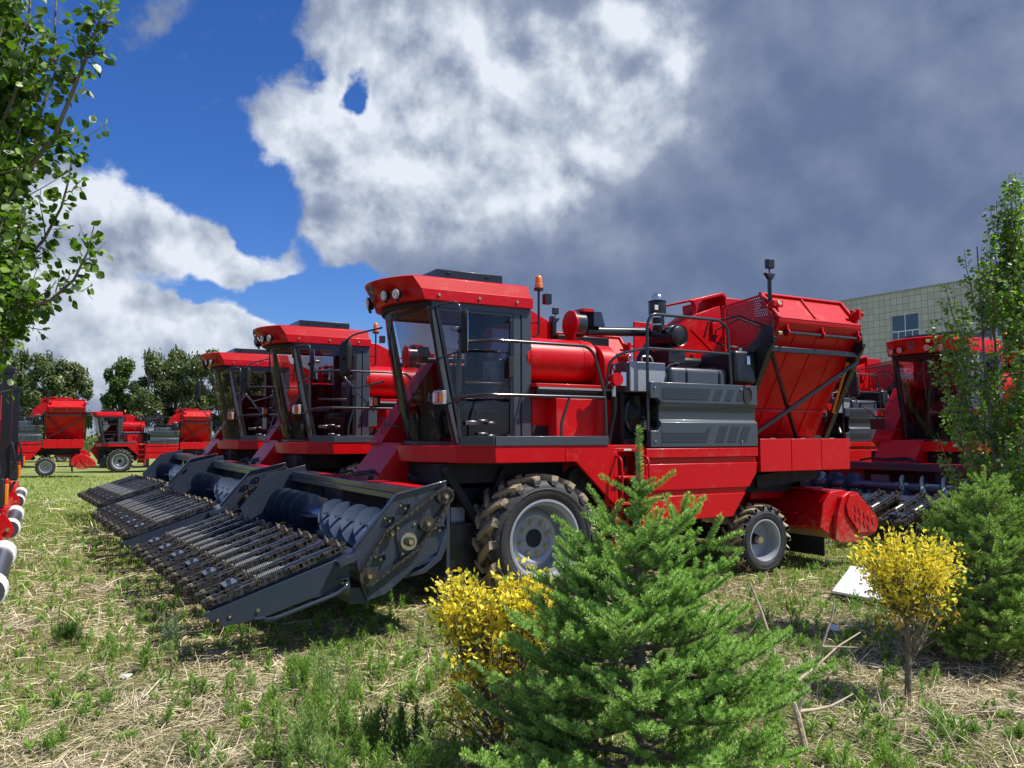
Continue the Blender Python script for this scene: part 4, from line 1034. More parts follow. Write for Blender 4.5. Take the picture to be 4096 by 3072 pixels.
mb.build('header_frame', STEEL, H, bevel=.008)
mb = MB()
mb.piece().box(-1.86, -1.66, -.55, 1.15, 1.447, 1.452); mb.piece().box(-1.84, -1.68, 2.55, 3.35, 1.447, 1.452)
mb.each('red_patch', RED, H, label='red painted strip on the header beam')
mb = MB(); mb.piece().box(-1.712, -1.70, 3.40, 3.85, 1.05, 1.27); mb.piece().box(-1.712, -1.70, .95, 2.5, .78, 1.28); mb.each('header_opening', MATTE, H)
mb = MB(); mb.tube([(-1.8, 1.2, 1.47), (-1.7, 1.5, 1.52), (-1.75, 1.9, 1.49), (-1.65, 2.3, 1.53), (-1.7, 2.6, 1.48)], .022, 7); mb.tube([(-1.75, 1.25, 1.47), (-1.6, 1.6, 1.55), (-1.6, 2.2, 1.5)], .018, 7); mb.build('header_hose', MATTE, H)
EP = [(-1.73, 1.54), (-2.27, 1.42), (-2.69, .93), (-2.645, .75), (-2.60, .56), (-2.54, .43), (-2.35, .48), (-2.02, .73), (-1.82, .84), (-1.69, 1.31)]
mb = MB(); mb.prism(EP, HV0 - .012, HV0 + .012, 'y')
n_ = len(EP)
for i in (0, 1): mb.bar((EP[i][0], HV0 - .015, EP[i][1]), (EP[i + 1][0], HV0 - .015, EP[i + 1][1]), .05, .014, up=(-.5, 0, 1) if i else (0, 0, 1))
ep = mb.build('end_plate', STEEL, H, bevel=.004)
mb = MB(); mb.prism(EP, HV1 - .012, HV1 + .012, 'y'); mb.build('end_plate', STEEL, H, bevel=.004)
# drive on the near end plate
yd = HV0 - .05
SPK = [(-1.76, 1.39, .085), (-1.95, 1.13, .085), (-2.33, 1.05, .048), (-2.55, .67, .085)]
for (u_, z_, r_) in SPK:
    mb = MB(); nt = max(10, int(r_ * 230))
    pr = []
    for k in range(nt * 2):
        a = PI * k / nt; rr = r_ * (1.0 if k % 2 else .88); pr.append((u_ + rr * math.cos(a), z_ + rr * math.sin(a)))
    mb.mi(0).prism(pr, yd - .008, yd + .008, 'y'); mb.mi(0).cyl((u_, yd - .03, z_), (u_, HV0, z_), r_ * .42, n=16)
    mb.mi(1).cyl((u_, yd - .055, z_), (u_, yd - .03, z_), r_ * .24, n=8)
    mb.build('sprocket', [SPRK, ZINC], H, smooth=30)
mb = MB(); mb.mi(0).prism([(-2.28, 1.13), (-2.05, 1.17), (-2.02, .84), (-2.22, .80)], HV0 - .03, HV0 - .012, 'y')
mb.mi(1).cyl((-2.14, HV0 - .05, .965), (-2.14, HV0 - .03, .965), .085, n=28); mb.mi(2).cyl((-2.14, HV0 - .09, .965), (-2.14, HV0 - .05, .965), .045, n=14); mb.mi(3).cyl((-2.14, HV0 - .11, .965), (-2.14, HV0 - .09, .965), .025, n=8)
for u_, z_ in ((-2.25, 1.1), (-2.08, 1.13), (-2.05, .88), (-2.2, .85)): mb.mi(3).cyl((u_, HV0 - .045, z_), (u_, HV0 - .03, z_), .013, n=6)
mb.build('bearing', [STEEL, CHROME, SPRK, ZINC], H, smooth=30)
mb = MB()
for u_, z_ in ((-2.17, 1.335), (-2.33, 1.22), (-2.42, .86), (-1.80, 1.10)):
    mb.piece().mi(0).box(u_ - .045, u_ + .045, HV0 - .055, HV0 - .012, z_ - .006, z_ + .004); mb.mi(0).box(u_ + .04, u_ + .046, HV0 - .055, HV0 - .012, z_ - .06, z_)
    mb.mi(1).cyl((u_ - .05, HV0 - .03, z_ - .02), (u_ - .05, HV0 - .012, z_ - .02), .012, n=6); mb.mi(1).cyl((u_ + .0, HV0 - .03, z_ - .05), (u_, HV0 - .012, z_ - .05), .012, n=6)
mb.each('bracket', [STEEL, ZINC, MATTE], H); mb = MB()
mb.mi(2).piece().box(-2.06, -2.035, HV0 - .014, HV0 - .0125, 1.36, 1.42); mb.mi(2).piece().box(-2.55, -2.53, HV0 - .014, HV0 - .0125, .49, .54)
mb.each('plate_slot', [STEEL, ZINC, MATTE], H)

def links(path, pitch, w, h, t, r, mb, up, hexb=False):
    """roller chain: pairs of side plates and rollers along a closed 3D path; up is the axis of the pins"""
    up = Vector(up)
    L_ = [0.0]
    P = [Vector(p) for p in path]
    for i in range(1, len(P)): L_.append(L_[-1] + (P[i] - P[i - 1]).length)
    n = max(2, int(L_[-1] / pitch)); step = L_[-1] / n
    def at(d):
        d = d % L_[-1]
        lo, hi = 0, len(L_) - 1
        while hi - lo > 1:
            m = (lo + hi) // 2
            if L_[m] <= d: lo = m
            else: hi = m
        return P[lo].lerp(P[hi], (d - L_[lo]) / max(1e-9, L_[hi] - L_[lo]))
    for i in range(n):
        a, b = at(i * step), at((i + 1) * step)
        off = w / 2 if i % 2 else w / 2 - t
        dd = (b - a).normalized() * pitch * .22
        for s_ in (-1, 1):
            mb.bar(a - dd + up * s_ * off, b + dd + up * s_ * off, h, t, up=up)
        mb.cyl(a - up * w * .45, a + up * w * .45, r, n=5, cap=False)
def rounded(pts, rads, n=8):
    """closed loop round circles (x,z,r) in order, outer tangents approximated"""
    out = []
    k = len(pts)
    for i in range(k):
        c = Vector(pts[i]); a = Vector(pts[i - 1]); b = Vector(pts[(i + 1) % k]); r = rads[i]
        d1 = (c - a).normalized(); d2 = (b - c).normalized()
        n1 = Vector((d1.y, -d1.x)); n2 = Vector((d2.y, -d2.x))
        a1 = math.atan2(n1.y, n1.x); a2 = math.atan2(n2.y, n2.x)
        while a2 < a1 - 1e-6: a2 += 2 * PI
        if a2 - a1 > PI * 1.2: a2 = a1
        m = max(1, int((a2 - a1) / .35))
        for j in range(m + 1):
            a_ = a1 + (a2 - a1) * j / m
            out.append((c.x + r * math.cos(a_), c.y + r * math.sin(a_)))
    out.append(out[0])
    return out
loop = rounded([(-2.55, .67), (-1.76, 1.39)], [.085, .085])
# pull the loop in under the idler and out over the lower sprocket
lp = []
for p in loop: lp.append((p[0], p[1]))
top = [(-1.80, 1.474), (-2.05, 1.29), (-2.375, 1.085), (-2.632, .70)]
bot = [(-2.49, .61), (-2.03, .90), (-1.855, 1.13), (-1.675, 1.37)]
arc1 = [(-1.76 + .085 * math.cos(a), 1.39 + .085 * math.sin(a)) for a in [R(-15 + 130 * k / 8) for k in range(9)]]
arc2 = [(-2.55 + .085 * math.cos(a), .67 + .085 * math.sin(a)) for a in [R(158 + 160 * k / 9) for k in range(10)]]
loop = arc1 + top[1:3] + arc2 + bot[1:3] + arc1[:1]
mb = MB(); links([(p[0], yd - .01, p[1]) for p in loop], .030, .030, .021, .005, .008, mb, (0, 1, 0)); mb.build('drive_chain', CHAIN, H, smooth=0)

# auger
mb = MB(); ax_u, ax_z = -2.20, 1.00
mb.cyl((ax_u, HV0 + .02, ax_z), (ax_u, HV1 - .02, ax_z), .085, n=24)
def flight(v0, v1, pitch, hand, r0=.08, r1=.235):
    n = int(abs(v1 - v0) / pitch * 28); vs = []
    for i in range(n + 1):
        v = v0 + (v1 - v0) * i / n; a = hand * 2 * PI * (v - v0) / pitch
        c, s_ = math.cos(a), math.sin(a)
        for r_, dy in ((r0, -.003), (r1, -.003), (r1, .003), (r0, .003)): vs.append((ax_u + r_ * c, v + dy, ax_z + r_ * s_))
    mb.add(vs, [(i * 4 + j, i * 4 + (j + 1) % 4, (i + 1) * 4 + (j + 1) % 4, (i + 1) * 4 + j) for i in range(n) for j in range(4)] + [(0, 1, 2, 3), (n * 4 + 3, n * 4 + 2, n * 4 + 1, n * 4)])
flight(-.70, 1.55, .42, -1); flight(3.95, 2.05, .42, 1)
for k in range(5):
    v = -.60 + .42 * k; mb.bar((ax_u - .20, v, ax_z + .09), (ax_u - .06, v + .16, ax_z + .07), .012, .03)
mb.cyl((ax_u, 4.10, ax_z), (ax_u, 4.13, ax_z), .15, n=36)
for k in range(4):
    a = PI / 2 * k; mb.bar((ax_u + .09 * math.cos(a), 1.78, ax_z + .09 * math.sin(a)), (ax_u + .22 * math.cos(a), 1.78, ax_z + .22 * math.sin(a)), .01, .4, up=(0, 1, 0))
mb.build('auger', AUG, H, smooth=35)

# gathering units ------------------------------------------------------------------
SL = .325          # slope of the deck
def unit_T(vc): return Matrix.Translation((-4.00, vc, .505)) @ Matrix.Rotation(-SL, 4, 'Y')
LEN = 1.30
# shared meshes: built once around v=0
def oval(x0, x1, yc, r, n=7):
    pts = [(x1 + r * math.cos(a), yc + r * math.sin(a)) for a in [PI / 2 - PI * k / n for k in range(n + 1)]]
    pts += [(x0 + r * math.cos(a), yc + r * math.sin(a)) for a in [-PI / 2 - PI * k / n for k in range(n + 1)]]
    return pts + pts[:1]
def unit_meshes():
    T = Matrix.Rotation(-SL, 4, 'Y')
    out = {}
    # steel body: two side channels, guide rails, cap plates
    mb = MB(); mb.T = T
    for s_ in (-1, 1):
        y = s_ * .18
        mb.box(.05, LEN + .05, y - .05, y + .05, -.085, -.055)
        mb.box(.14, LEN, y - .014, y + .014, -.055, .0)
        mb.box(.72, LEN - .07, y - .022, y + .022, .006, .040)          # tensioner rail inside the chain loop
        mb.box(.30, .50, y - .020, y + .020, .004, .018)
        for x_ in (.86, .95, 1.13): mb.box(x_, x_ + .010, y - .045, y + .045, .0, .034)
        mb.box(.02, .20, y - .05, y + .05, -.055, -.035)
    mb.box(.12, LEN, -.035, -.025, -.10, .0); mb.box(.12, LEN, .025, .035, -.10, .0)
    mb.box(LEN - .1, LEN + .14, -.42, .42, -.12, -.07)
    mb.box(.24, .36, -.11, .11, .050, .058); mb.box(.24, .36, -.11, -.10, -.03, .052); mb.box(.24, .36, .10, .11, -.03, .052); mb.box(.28, .32, -.01, .01, .058, .09)
    out['body'] = mb
    out['chain'] = []; out['sprockets'] = []
    for s_ in (-1, 1):
        mb = MB(); mb.T = T
        o = oval(.085, LEN, s_ * .18, .066)
        links([(p[0], p[1], .0) for p in o], .052, .052, .028, .008, .013, mb, (0, 0, 1))
        for x_, sg in ((.28, -1), (.62, -1), (.98, -1), (1.3, -1), (.45, 1), (.82, 1), (1.15, 1)):
            yy = s_ * .18 + sg * s_ * .066
            mb.box(x_ - .03, x_ + .03, min(yy, yy + sg * s_ * .05), max(yy, yy + sg * s_ * .05), .010, .034)
        out['chain'].append(mb)
        for x_, r_ in ((.085, .068), (LEN, .066)):
            mb = MB(); mb.T = T
            mb.mi(0).cyl((x_, s_ * .18, -.012), (x_, s_ * .18, .010), r_, n=16)
            mb.mi(0).cyl((x_, s_ * .18, -.04), (x_, s_ * .18, .026), .03, n=12)
            if x_ < .5: mb.mi(1).cyl((.085, s_ * .18, .026), (.085, s_ * .18, .044), .026, n=6)
            else: mb.mi(0).cyl((LEN, s_ * .18, .026), (LEN, s_ * .18, .062), .030, .016, n=12); mb.mi(1).cyl((LEN, s_ * .18, .062), (LEN, s_ * .18, .085), .010, n=8)
            out['sprockets'].append(mb)
    return out
UM = unit_meshes()
body0 = chain0 = spk0 = spring0 = None
for k in range(6):
    vc = -.50 + .818 * k; uk = -4.02 - .036 * k; zk = .512 - .011 * k
    if k == 0:
        b = UM['body'].build('gathering_unit', STEEL, H, bevel=0, smooth=0); [m_.build('gathering_chain', CHAIN, b, smooth=0) for m_ in UM['chain']]; [m_.build('chain_sprocket', [SPRK, ZINC], b, smooth=30) for m_ in UM['sprockets']]
        springs = []
        for s_, x0_ in ((-1, .53), (1, .51)):
            mb = MB(); mb.T = Matrix.Rotation(-SL, 4, 'Y')
            n = 64; pts = []
            for i in range(n * 1 + 1):
                a = 2 * PI * 11 * i / n; pts.append((x0_ + .19 * i / n, s_ * .18 + .022 * math.cos(a), .038 + .022 * math.sin(a)))
            # coil drawn as closely set rings round a rod
            for j in range(12):
                x_ = x0_ + .19 * j / 11; mb.mi(0).cyl((x_, s_ * .18, .036), (x_ + .009, s_ * .18, .036), .025, n=10)
            mb.mi(0).cyl((x0_ - .05, s_ * .18, .036), (x0_ + .24, s_ * .18, .036), .012, n=8)
            mb.mi(1).box(x0_ - .035, x0_ - .015, s_ * .18 - .035, s_ * .18 + .035, -.01, .065)
            springs.append(mb.build('tension_spring', [SPRING, ZINC], b, smooth=30))
        b.location = (uk, vc, zk); body0 = b
    else:
        c = copy_tree(body0, H); c.location = (uk, vc, zk)
# near skirt with its guard bar
for vy, nm_ in ((HV0, 0), (HV1, 1)):
    mb = MB(); sg = -1 if nm_ == 0 else 1
    mb.mi(0).prism([(-4.03, .455), (-2.86, .835), (-2.74, .80), (-2.71, .56), (-3.1, .50), (-3.55, .37), (-3.85, .34)], vy - .014, vy + .014, 'y')
    mb.mi(1).cyl((-3.90, vy + sg * .015, .395), (-3.90, vy + sg * .018, .395), .026, n=16); mb.mi(1).cyl((-3.80, vy + sg * .015, .415), (-3.80, vy + sg * .018, .415), .026, n=16)
    mb.mi(2).cyl((-3.90, vy + sg * .016, .395), (-3.90, vy + sg * .024, .395), .013, n=6); mb.mi(2).cyl((-3.80, vy + sg * .016, .415), (-3.80, vy + sg * .024, .415), .013, n=6)
    sk = mb.build('side_skirt', [STEEL, MATTE, ZINC], H, bevel=.003)
    mb = MB(); y_ = vy + sg * .075
    mb.mi(0).tube([(-2.76, vy + sg * .02, .63), (-2.76, y_, .60), (-2.86, y_, .535), (-3.42, y_, .375), (-3.5, vy + sg * .03, .36)], .019, 10, .05)
    mb.mi(0).box(-3.60, -3.50, min(vy, y_), max(vy, y_), .38, .39); mb.mi(0).box(-2.84, -2.74, min(vy, vy + sg * .06), max(vy, vy + sg * .06), .66, .67)
    mb.mi(1).cyl((-3.56, vy + sg * .014, .45), (-3.56, vy + sg * .03, .45), .016, n=6); mb.mi(1).cyl((-2.79, vy + sg * .014, .62), (-2.79, vy + sg * .035, .62), .014, n=6)
    mb.build('guard_bar', [STEEL, ZINC], sk, smooth=40)

# ---------------------------------------------------------------- the row of harvesters
GRP = 'red combine harvesters parked on the field'
tag(H, 'largest red harvester in front, with dark chain header, behind the small spruce', 'harvester', GRP)
def harv(u, v, label, dz=0.0, src=H, skip=(), rot=None):
    c = copy_tree(src, None, skip); c.location = hpos(u, v, dz)
    if rot is not None: c.rotation_euler = (0, 0, rot)
    c['label'] = label
    return c
HEAD = ('header_frame', 'red_patch', 'header_opening', 'header_hose', 'end_plate', 'sprocket', 'bearing', 'bracket', 'drive_chain', 'auger', 'gathering_unit', 'side_skirt')
FINE = HEAD + ('lifting_eye', 'hydraulic_filter', 'corrugated_hose', 'filter_sticker', 'hinge_pin', 'hydraulic_hose', 'cooling_fan')
def lift(c, dz):
    for ch in c.children:
        if ch.name.split('.')[0] in HEAD: ch.location.z += dz
    return c
c2_ = harv(-.25, 5.30, 'second red harvester, cab just left of the largest one')
lift(c2_, .03)
c3_ = harv(-.30, 10.75, 'third red harvester, its cab beside the far trees and its header farthest left')
lift(c3_, .07)
harv(11.31, .32, 'red harvester on the right, windshield facing us, partly behind the leafy tree')
harv(11.06, 5.62, 'red harvester glimpsed between the rear hopper and the right-hand cab')
def far(px, D, dz, label, skip, rot=HROT):
    c = copy_tree(H, None, skip); c.location = ((px - 2048) / FPX * D, D, dz); c.rotation_euler = (0, 0, rot); c['label'] = label; return c
far(487, 52.5, -.42, 'distant red harvester side-on, its cab at left, below the right tree clump', FINE)
far(-150, 41, -.18, 'distant red harvester at far left showing its hopper and muddy rear wheel', FINE)
far(60, 72, -.48, 'farthest red harvester, only its tail visible between two others', FINE)

# ---------------------------------------------------------------- numpy scatter meshes
rng = np.random.default_rng(11)
def np_mesh(name, V, faces_sizes, loops, mats, parent=None, col=None, mat_idx=None, smooth=False):
    me = bpy.data.meshes.new(name)
    nv = len(V); nl = len(loops); nf = len(faces_sizes)
    me.vertices.add(nv); me.vertices.foreach_set('co', np.asarray(V, np.float32).ravel())
    me.loops.add(nl); me.loops.foreach_set('vertex_index', np.asarray(loops, np.int32))
    me.polygons.add(nf)
    st = np.concatenate([[0], np.cumsum(faces_sizes)[:-1]]).astype(np.int32)
    me.polygons.foreach_set('loop_start', st)
    if smooth: me.polygons.foreach_set('use_smooth', np.ones(nf, bool))
    for m in mats: me.materials.append(m)
    if mat_idx is not None: me.polygons.foreach_set('material_index', np.asarray(mat_idx, np.int32))
    me.update(calc_edges=True)
    if col is not None:
        a = me.color_attributes.new('Col', 'FLOAT_COLOR', 'POINT')
        c = np.ones((nv, 4), np.float32); c[:, :3] = col; a.data.foreach_set('color', c.ravel())
    o = bpy.data.objects.new(name, me); C.objects.link(o)
    if parent is not None: o.parent = parent
    return o
class Scatter:
    """many copies of small templates gathered into one mesh"""
    def __init__(s): s.V = []; s.sz = []; s.lp = []; s.col = []; s.mi = []; s.n = 0
    def put(s, tv, tf, M, T, col, mi=0, vshade=None):
        tv = np.asarray(tv, float); N = len(T)
        if N == 0: return
        P = np.einsum('nij,kj->nki', M, tv) + T[:, None, :]
        k = len(tv)
        s.V.append(P.reshape(-1, 3))
        c = np.repeat(col[:, None, :], k, 1)
        if vshade is not None: c = c * np.asarray(vshade)[None, :, None]
        s.col.append(c.reshape(-1, 3))
        base = (np.arange(N) * k + s.n)
        flat = np.concatenate([np.asarray(f) for f in tf]); szs = np.array([len(f) for f in tf])
        s.lp.append((base[:, None] + flat[None, :]).ravel()); s.sz.append(np.tile(szs, N)); s.mi.append(np.full(N * len(tf), mi))
        s.n += N * k
    def build(s, name, mats, parent=None, smooth=False):
        return np_mesh(name, np.concatenate(s.V), np.concatenate(s.sz), np.concatenate(s.lp), mats, parent, np.concatenate(s.col), np.concatenate(s.mi), smooth)
def frames(D, Nrm=None, roll=None):
    """matrices whose columns are (width, length dir, normal) from direction D"""
    D = D / np.linalg.norm(D, axis=1, keepdims=True)
    r = rng.normal(size=D.shape) if Nrm is None else Nrm
    X = np.cross(D, r); X /= np.maximum(1e-9, np.linalg.norm(X, axis=1, keepdims=True))
    Z = np.cross(X, D)
    return np.stack([X, D, Z], axis=2)
def scaleM(M, sx, sy, sz=None):
    S = np.stack([sx, sy, sy if sz is None else sz], axis=1)
    return M * S[:, None, :]
def mixcol(a, b, t): return np.asarray(a)[None, :] * (1 - t[:, None]) + np.asarray(b)[None, :] * t[:, None]
def uni(a, b, n): return rng.uniform(a, b, n)

# ---------------------------------------------------------------- ground
def gz(x, y):
    t = np.clip((y - 28) / 28, 0, 1); base = -.45 * t * t * (3 - 2 * t)
    near = np.clip((34 - y) / 14, 0, 1)
    b = .022 * np.sin(x * 1.9 + .7 * y) * np.sin(y * 1.3 - .4 * x) + .018 * np.sin(x * 4.3 + 1.1) * np.sin(y * 3.7 + .5 * x)
    return base + b * near
def axis(a, b, fine, grow):
    out = [0.0]; s_ = fine
    while out[-1] < b: out.append(out[-1] + s_); s_ = s_ * grow if out[-1] > 16 else s_
    pos = out; out = [0.0]; s_ = fine
    while out[-1] > a: out.append(out[-1] - s_); s_ = s_ * grow if out[-1] < -16 else s_
    return np.array(sorted(set(out + pos)))
gx, gy = axis(-900, 900, .16, 1.16), axis(-60, 1500, .16, 1.16)
GX, GY = np.meshgrid(gx, gy)
gv = np.stack([GX, GY, gz(GX, GY)], -1).reshape(-1, 3)
nx, ny = len(gx), len(gy)
ii = (np.arange(ny - 1)[:, None] * nx + np.arange(nx - 1)[None, :]).ravel()
gl = np.stack([ii, ii + 1, ii + nx + 1, ii + nx], 1).ravel()
def ground_mat():
    m = bpy.data.materials.new('field_soil'); m.use_nodes = True
    N, L = m.node_tree.nodes, m.node_tree.links; b = N['Principled BSDF']; b.inputs['Roughness'].default_value = .9; b.inputs['Specular IOR Level'].default_value = .15
    g = N.new('ShaderNodeNewGeometry')
    def noise(s_, d=6, r=.6):
        n = N.new('ShaderNodeTexNoise'); n.inputs['Scale'].default_value = s_; n.inputs['Detail'].default_value = d; n.inputs['Roughness'].default_value = r; L.new(g.outputs['Position'], n.inputs['Vector']); return n.outputs['Fac']
    def mix(f, a, c):
        x = N.new('ShaderNodeMix'); x.data_type = 'RGBA'
        for i, s_ in ((0, f), (6, a), (7, c)):
            if isinstance(s_, tuple): x.inputs[i].default_value = (*s_, 1)
            else: L.new(s_, x.inputs[i])
        return x.outputs[2]
    def ramp(s_, lo, hi):
        r = N.new('ShaderNodeMapRange'); L.new(s_, r.inputs[0]); r.inputs[1].default_value = lo; r.inputs[2].default_value = hi; return r.outputs[0]
    soil = mix(ramp(noise(22), .35, .65), (.07, .055, .033), (.40, .32, .19))
    green = mix(ramp(noise(9), .35, .65), (.06, .08, .02), (.24, .27, .08))
    f = mix(ramp(noise(.55, 5), .42, .60), soil, green)
    sep_ = N.new('ShaderNodeSeparateXYZ'); L.new(g.outputs['Position'], sep_.inputs[0])
    farf = ramp(sep_.outputs[1], 12, 26)
    fargreen = mix(ramp(noise(1.1, 7), .35, .65), (.15, .20, .05), (.31, .34, .12))
    L.new(mix(farf, f, fargreen), b.inputs['Base Color'])
    bn = N.new('ShaderNodeBump'); bn.inputs['Strength'].default_value = 1; bn.inputs['Distance'].default_value = .04; L.new(noise(14, 8, .7), bn.inputs['Height']); L.new(bn.outputs[0], b.inputs['Normal'])
    return m
g_ = np_mesh('ground', gv, np.full(len(ii), 4), gl, [ground_mat()], smooth=True); g_['kind'] = 'structure'

# smooth value noise used to lay out straw and green patches
_pr = np.random.default_rng(5).uniform(size=(64, 64))
def vnoise(x, y, s_, o=0):
    x = x * s_ + o * 7.3; y = y * s_ + o * 3.1
    xi = np.floor(x).astype(int); yi = np.floor(y).astype(int); fx = x - xi; fy = y - yi
    fx = fx * fx * (3 - 2 * fx); fy = fy * fy * (3 - 2 * fy)
    g = lambda a, b_: _pr[a % 64, b_ % 64]
    return (g(xi, yi) * (1 - fx) + g(xi + 1, yi) * fx) * (1 - fy) + (g(xi, yi + 1) * (1 - fx) + g(xi + 1, yi + 1) * fx) * fy
def greenness(x, y):
    n = .55 * vnoise(x, y, .55, 1) + .30 * vnoise(x, y, 1.6, 2) + .15 * vnoise(x, y, 4.5, 3)
    leftfar = np.clip((y - 7.5) / 7, 0, 1) * .38
    n = n + .16 * np.exp(-((x + .9) ** 2) / 1.2 - ((y - 5.3) ** 2) / .8) + .08 * np.exp(-((x - 3.0) ** 2) / 3 - ((y - 5.6) ** 2) / 1.5) - .10 * np.exp(-((x + 2.6) ** 2) / .9 - ((y - 5.2) ** 2) / 1.2)
    rightmid = np.where(x > 1.5, np.clip((y - 7.0) / 3, 0, .22), 0)
    return n + leftfar + rightmid
def pts_in_view(n, y0, y1, power=1.0, margin=1.9, x_lo=None, x_hi=None):
    """random ground points in the wedge the photograph sees; density falls off with distance"""
    u = rng.uniform(size=n); y = y0 * (y1 / y0) ** (u ** power)
    h = .66 * y + margin
    x = rng.uniform(-1, 1, n) * h
    return x, y
def under_ok(x, y):  # keep blades off wheels
    return np.ones_like(x, bool)

# straw ---------------------------------------------------------------------
S = Scatter()
x, y = pts_in_view(195000, 3.6, 26, 1.0)
gr = greenness(x, y)
keep = rng.uniform(size=len(x)) < np.clip(1.75 - 1.75 * gr, .12, 1)
x, y = x[keep], y[keep]; n = len(x)
a = uni(0, 2 * PI, n) + .5 * np.sin(x) ; tilt = np.abs(rng.normal(0, .13, n)) + .02
stand = rng.uniform(size=n) < .05; tilt = np.where(stand, uni(.3, 1.2, n), tilt)
D = np.stack([np.cos(a) * np.cos(tilt), np.sin(a) * np.cos(tilt), np.sin(tilt)], 1)
T = np.stack([x, y, gz(x, y) + uni(.0, .035, n)], 1)
ln = uni(.05, .24, n) * np.clip(y / 9, .85, 2.0); wd = uni(.0022, .0070, n) * np.clip(y / 7, .95, 3)
up = np.tile([0, 0, 1.0], (n, 1)) + rng.normal(0, .5, (n, 3))
M = scaleM(frames(D, up), wd, ln)
tv = [(-.5, 0, 0), (.5, 0, 0), (.45, .5, .05), (-.45, .5, .05), (.2, 1, -.02), (-.2, 1, -.02)]
tf = [(0, 1, 2, 3), (3, 2, 4, 5)]
t = rng.uniform(size=n)
col = mixcol((.22, .17, .10), (.92, .80, .53), t ** .85) * uni(.65, 1.12, n)[:, None] * (.72 + .5 * vnoise(x, y, 1.9, 6))[:, None]
S.put(tv, tf, M, T, col)
# matted heaps: the same stalks, piled and crossing
m_ = 260; hx, hy = pts_in_view(m_, 4.3, 13, .8)
for a_, b_ in zip(hx, hy):
    if greenness(np.array([a_]), np.array([b_]))[0] > .52: continue
    k = int(rng.integers(30, 110)); rad = rng.uniform(.08, .30); hgt = rng.uniform(.03, .10); a0 = rng.uniform(0, PI)
    rr_ = rad * np.abs(rng.normal(0, .6, k)); an = uni(0, 2 * PI, k); px_, py_ = a_ + rr_ * np.cos(an), b_ + rr_ * np.sin(an)
    pz_ = gz(px_, py_) + np.maximum(.004, hgt * np.exp(-(rr_ / rad) ** 2) * uni(.2, 1, k)); aa = a0 + rng.normal(0, .7, k); ti = rng.normal(0, .22, k)
    D = np.stack([np.cos(aa) * np.cos(ti), np.sin(aa) * np.cos(ti), np.sin(ti)], 1)
    S.put(tv, tf, scaleM(frames(D, np.tile([0, 0, 1.0], (k, 1)) + rng.normal(0, .5, (k, 3))), uni(.002, .006, k) * max(1, b_ / 8), uni(.08, .30, k)), np.stack([px_, py_, pz_], 1), mixcol((.30, .24, .15), (.95, .84, .62), rng.uniform(size=k)) * uni(.6, 1.1, k)[:, None])
so = S.build('straw_litter', [STRAWM]); tag(so, 'dry straw litter strewn over the field', 'straw', kind='stuff')

# short grass and ground cover ---------------------------------------------------
S = Scatter()
def blades(n, y0, y1, hmin, hmax, wmin, wmax, c0, c1, thr, lean=.5, power=1.0, mult=1.6, flt=None):
    x, y = pts_in_view(n, y0, y1, power)
    gr = greenness(x, y)
    keep = rng.uniform(size=len(x)) < np.clip((gr - thr) * mult * 2, 0.02, 1)
    if flt is not None: keep &= flt(x, y)
    x, y = x[keep], y[keep]; m = len(x)
    a = uni(0, 2 * PI, m); le = np.abs(rng.normal(0, lean, m))
    D = np.stack([np.cos(a) * np.sin(le), np.sin(a) * np.sin(le), np.cos(le)], 1)
    D[:, 2] = np.maximum(D[:, 2], .15)
    s_ = np.clip(y / 8, .9, 3.4)
    M = scaleM(frames(D), uni(wmin, wmax, m) * s_, uni(hmin, hmax, m) * np.clip(y / 14, .9, 1.5))
    T = np.stack([x, y, gz(x, y) - .005], 1)
    tv = [(-.5, 0, 0), (.5, 0, 0), (.45, .5, .04), (-.45, .5, .04), (0, 1, .16)]
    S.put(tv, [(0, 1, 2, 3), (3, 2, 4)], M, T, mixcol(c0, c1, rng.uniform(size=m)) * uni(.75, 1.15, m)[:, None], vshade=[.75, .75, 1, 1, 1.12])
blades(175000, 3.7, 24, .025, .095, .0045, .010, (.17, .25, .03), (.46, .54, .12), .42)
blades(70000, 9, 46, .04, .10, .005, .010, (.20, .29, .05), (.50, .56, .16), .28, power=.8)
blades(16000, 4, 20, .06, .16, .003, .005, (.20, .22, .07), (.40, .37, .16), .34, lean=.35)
go = S.build('grass', [GRASSM]); tag(go, 'short green grass and low weeds covering the field', 'grass', kind='stuff')

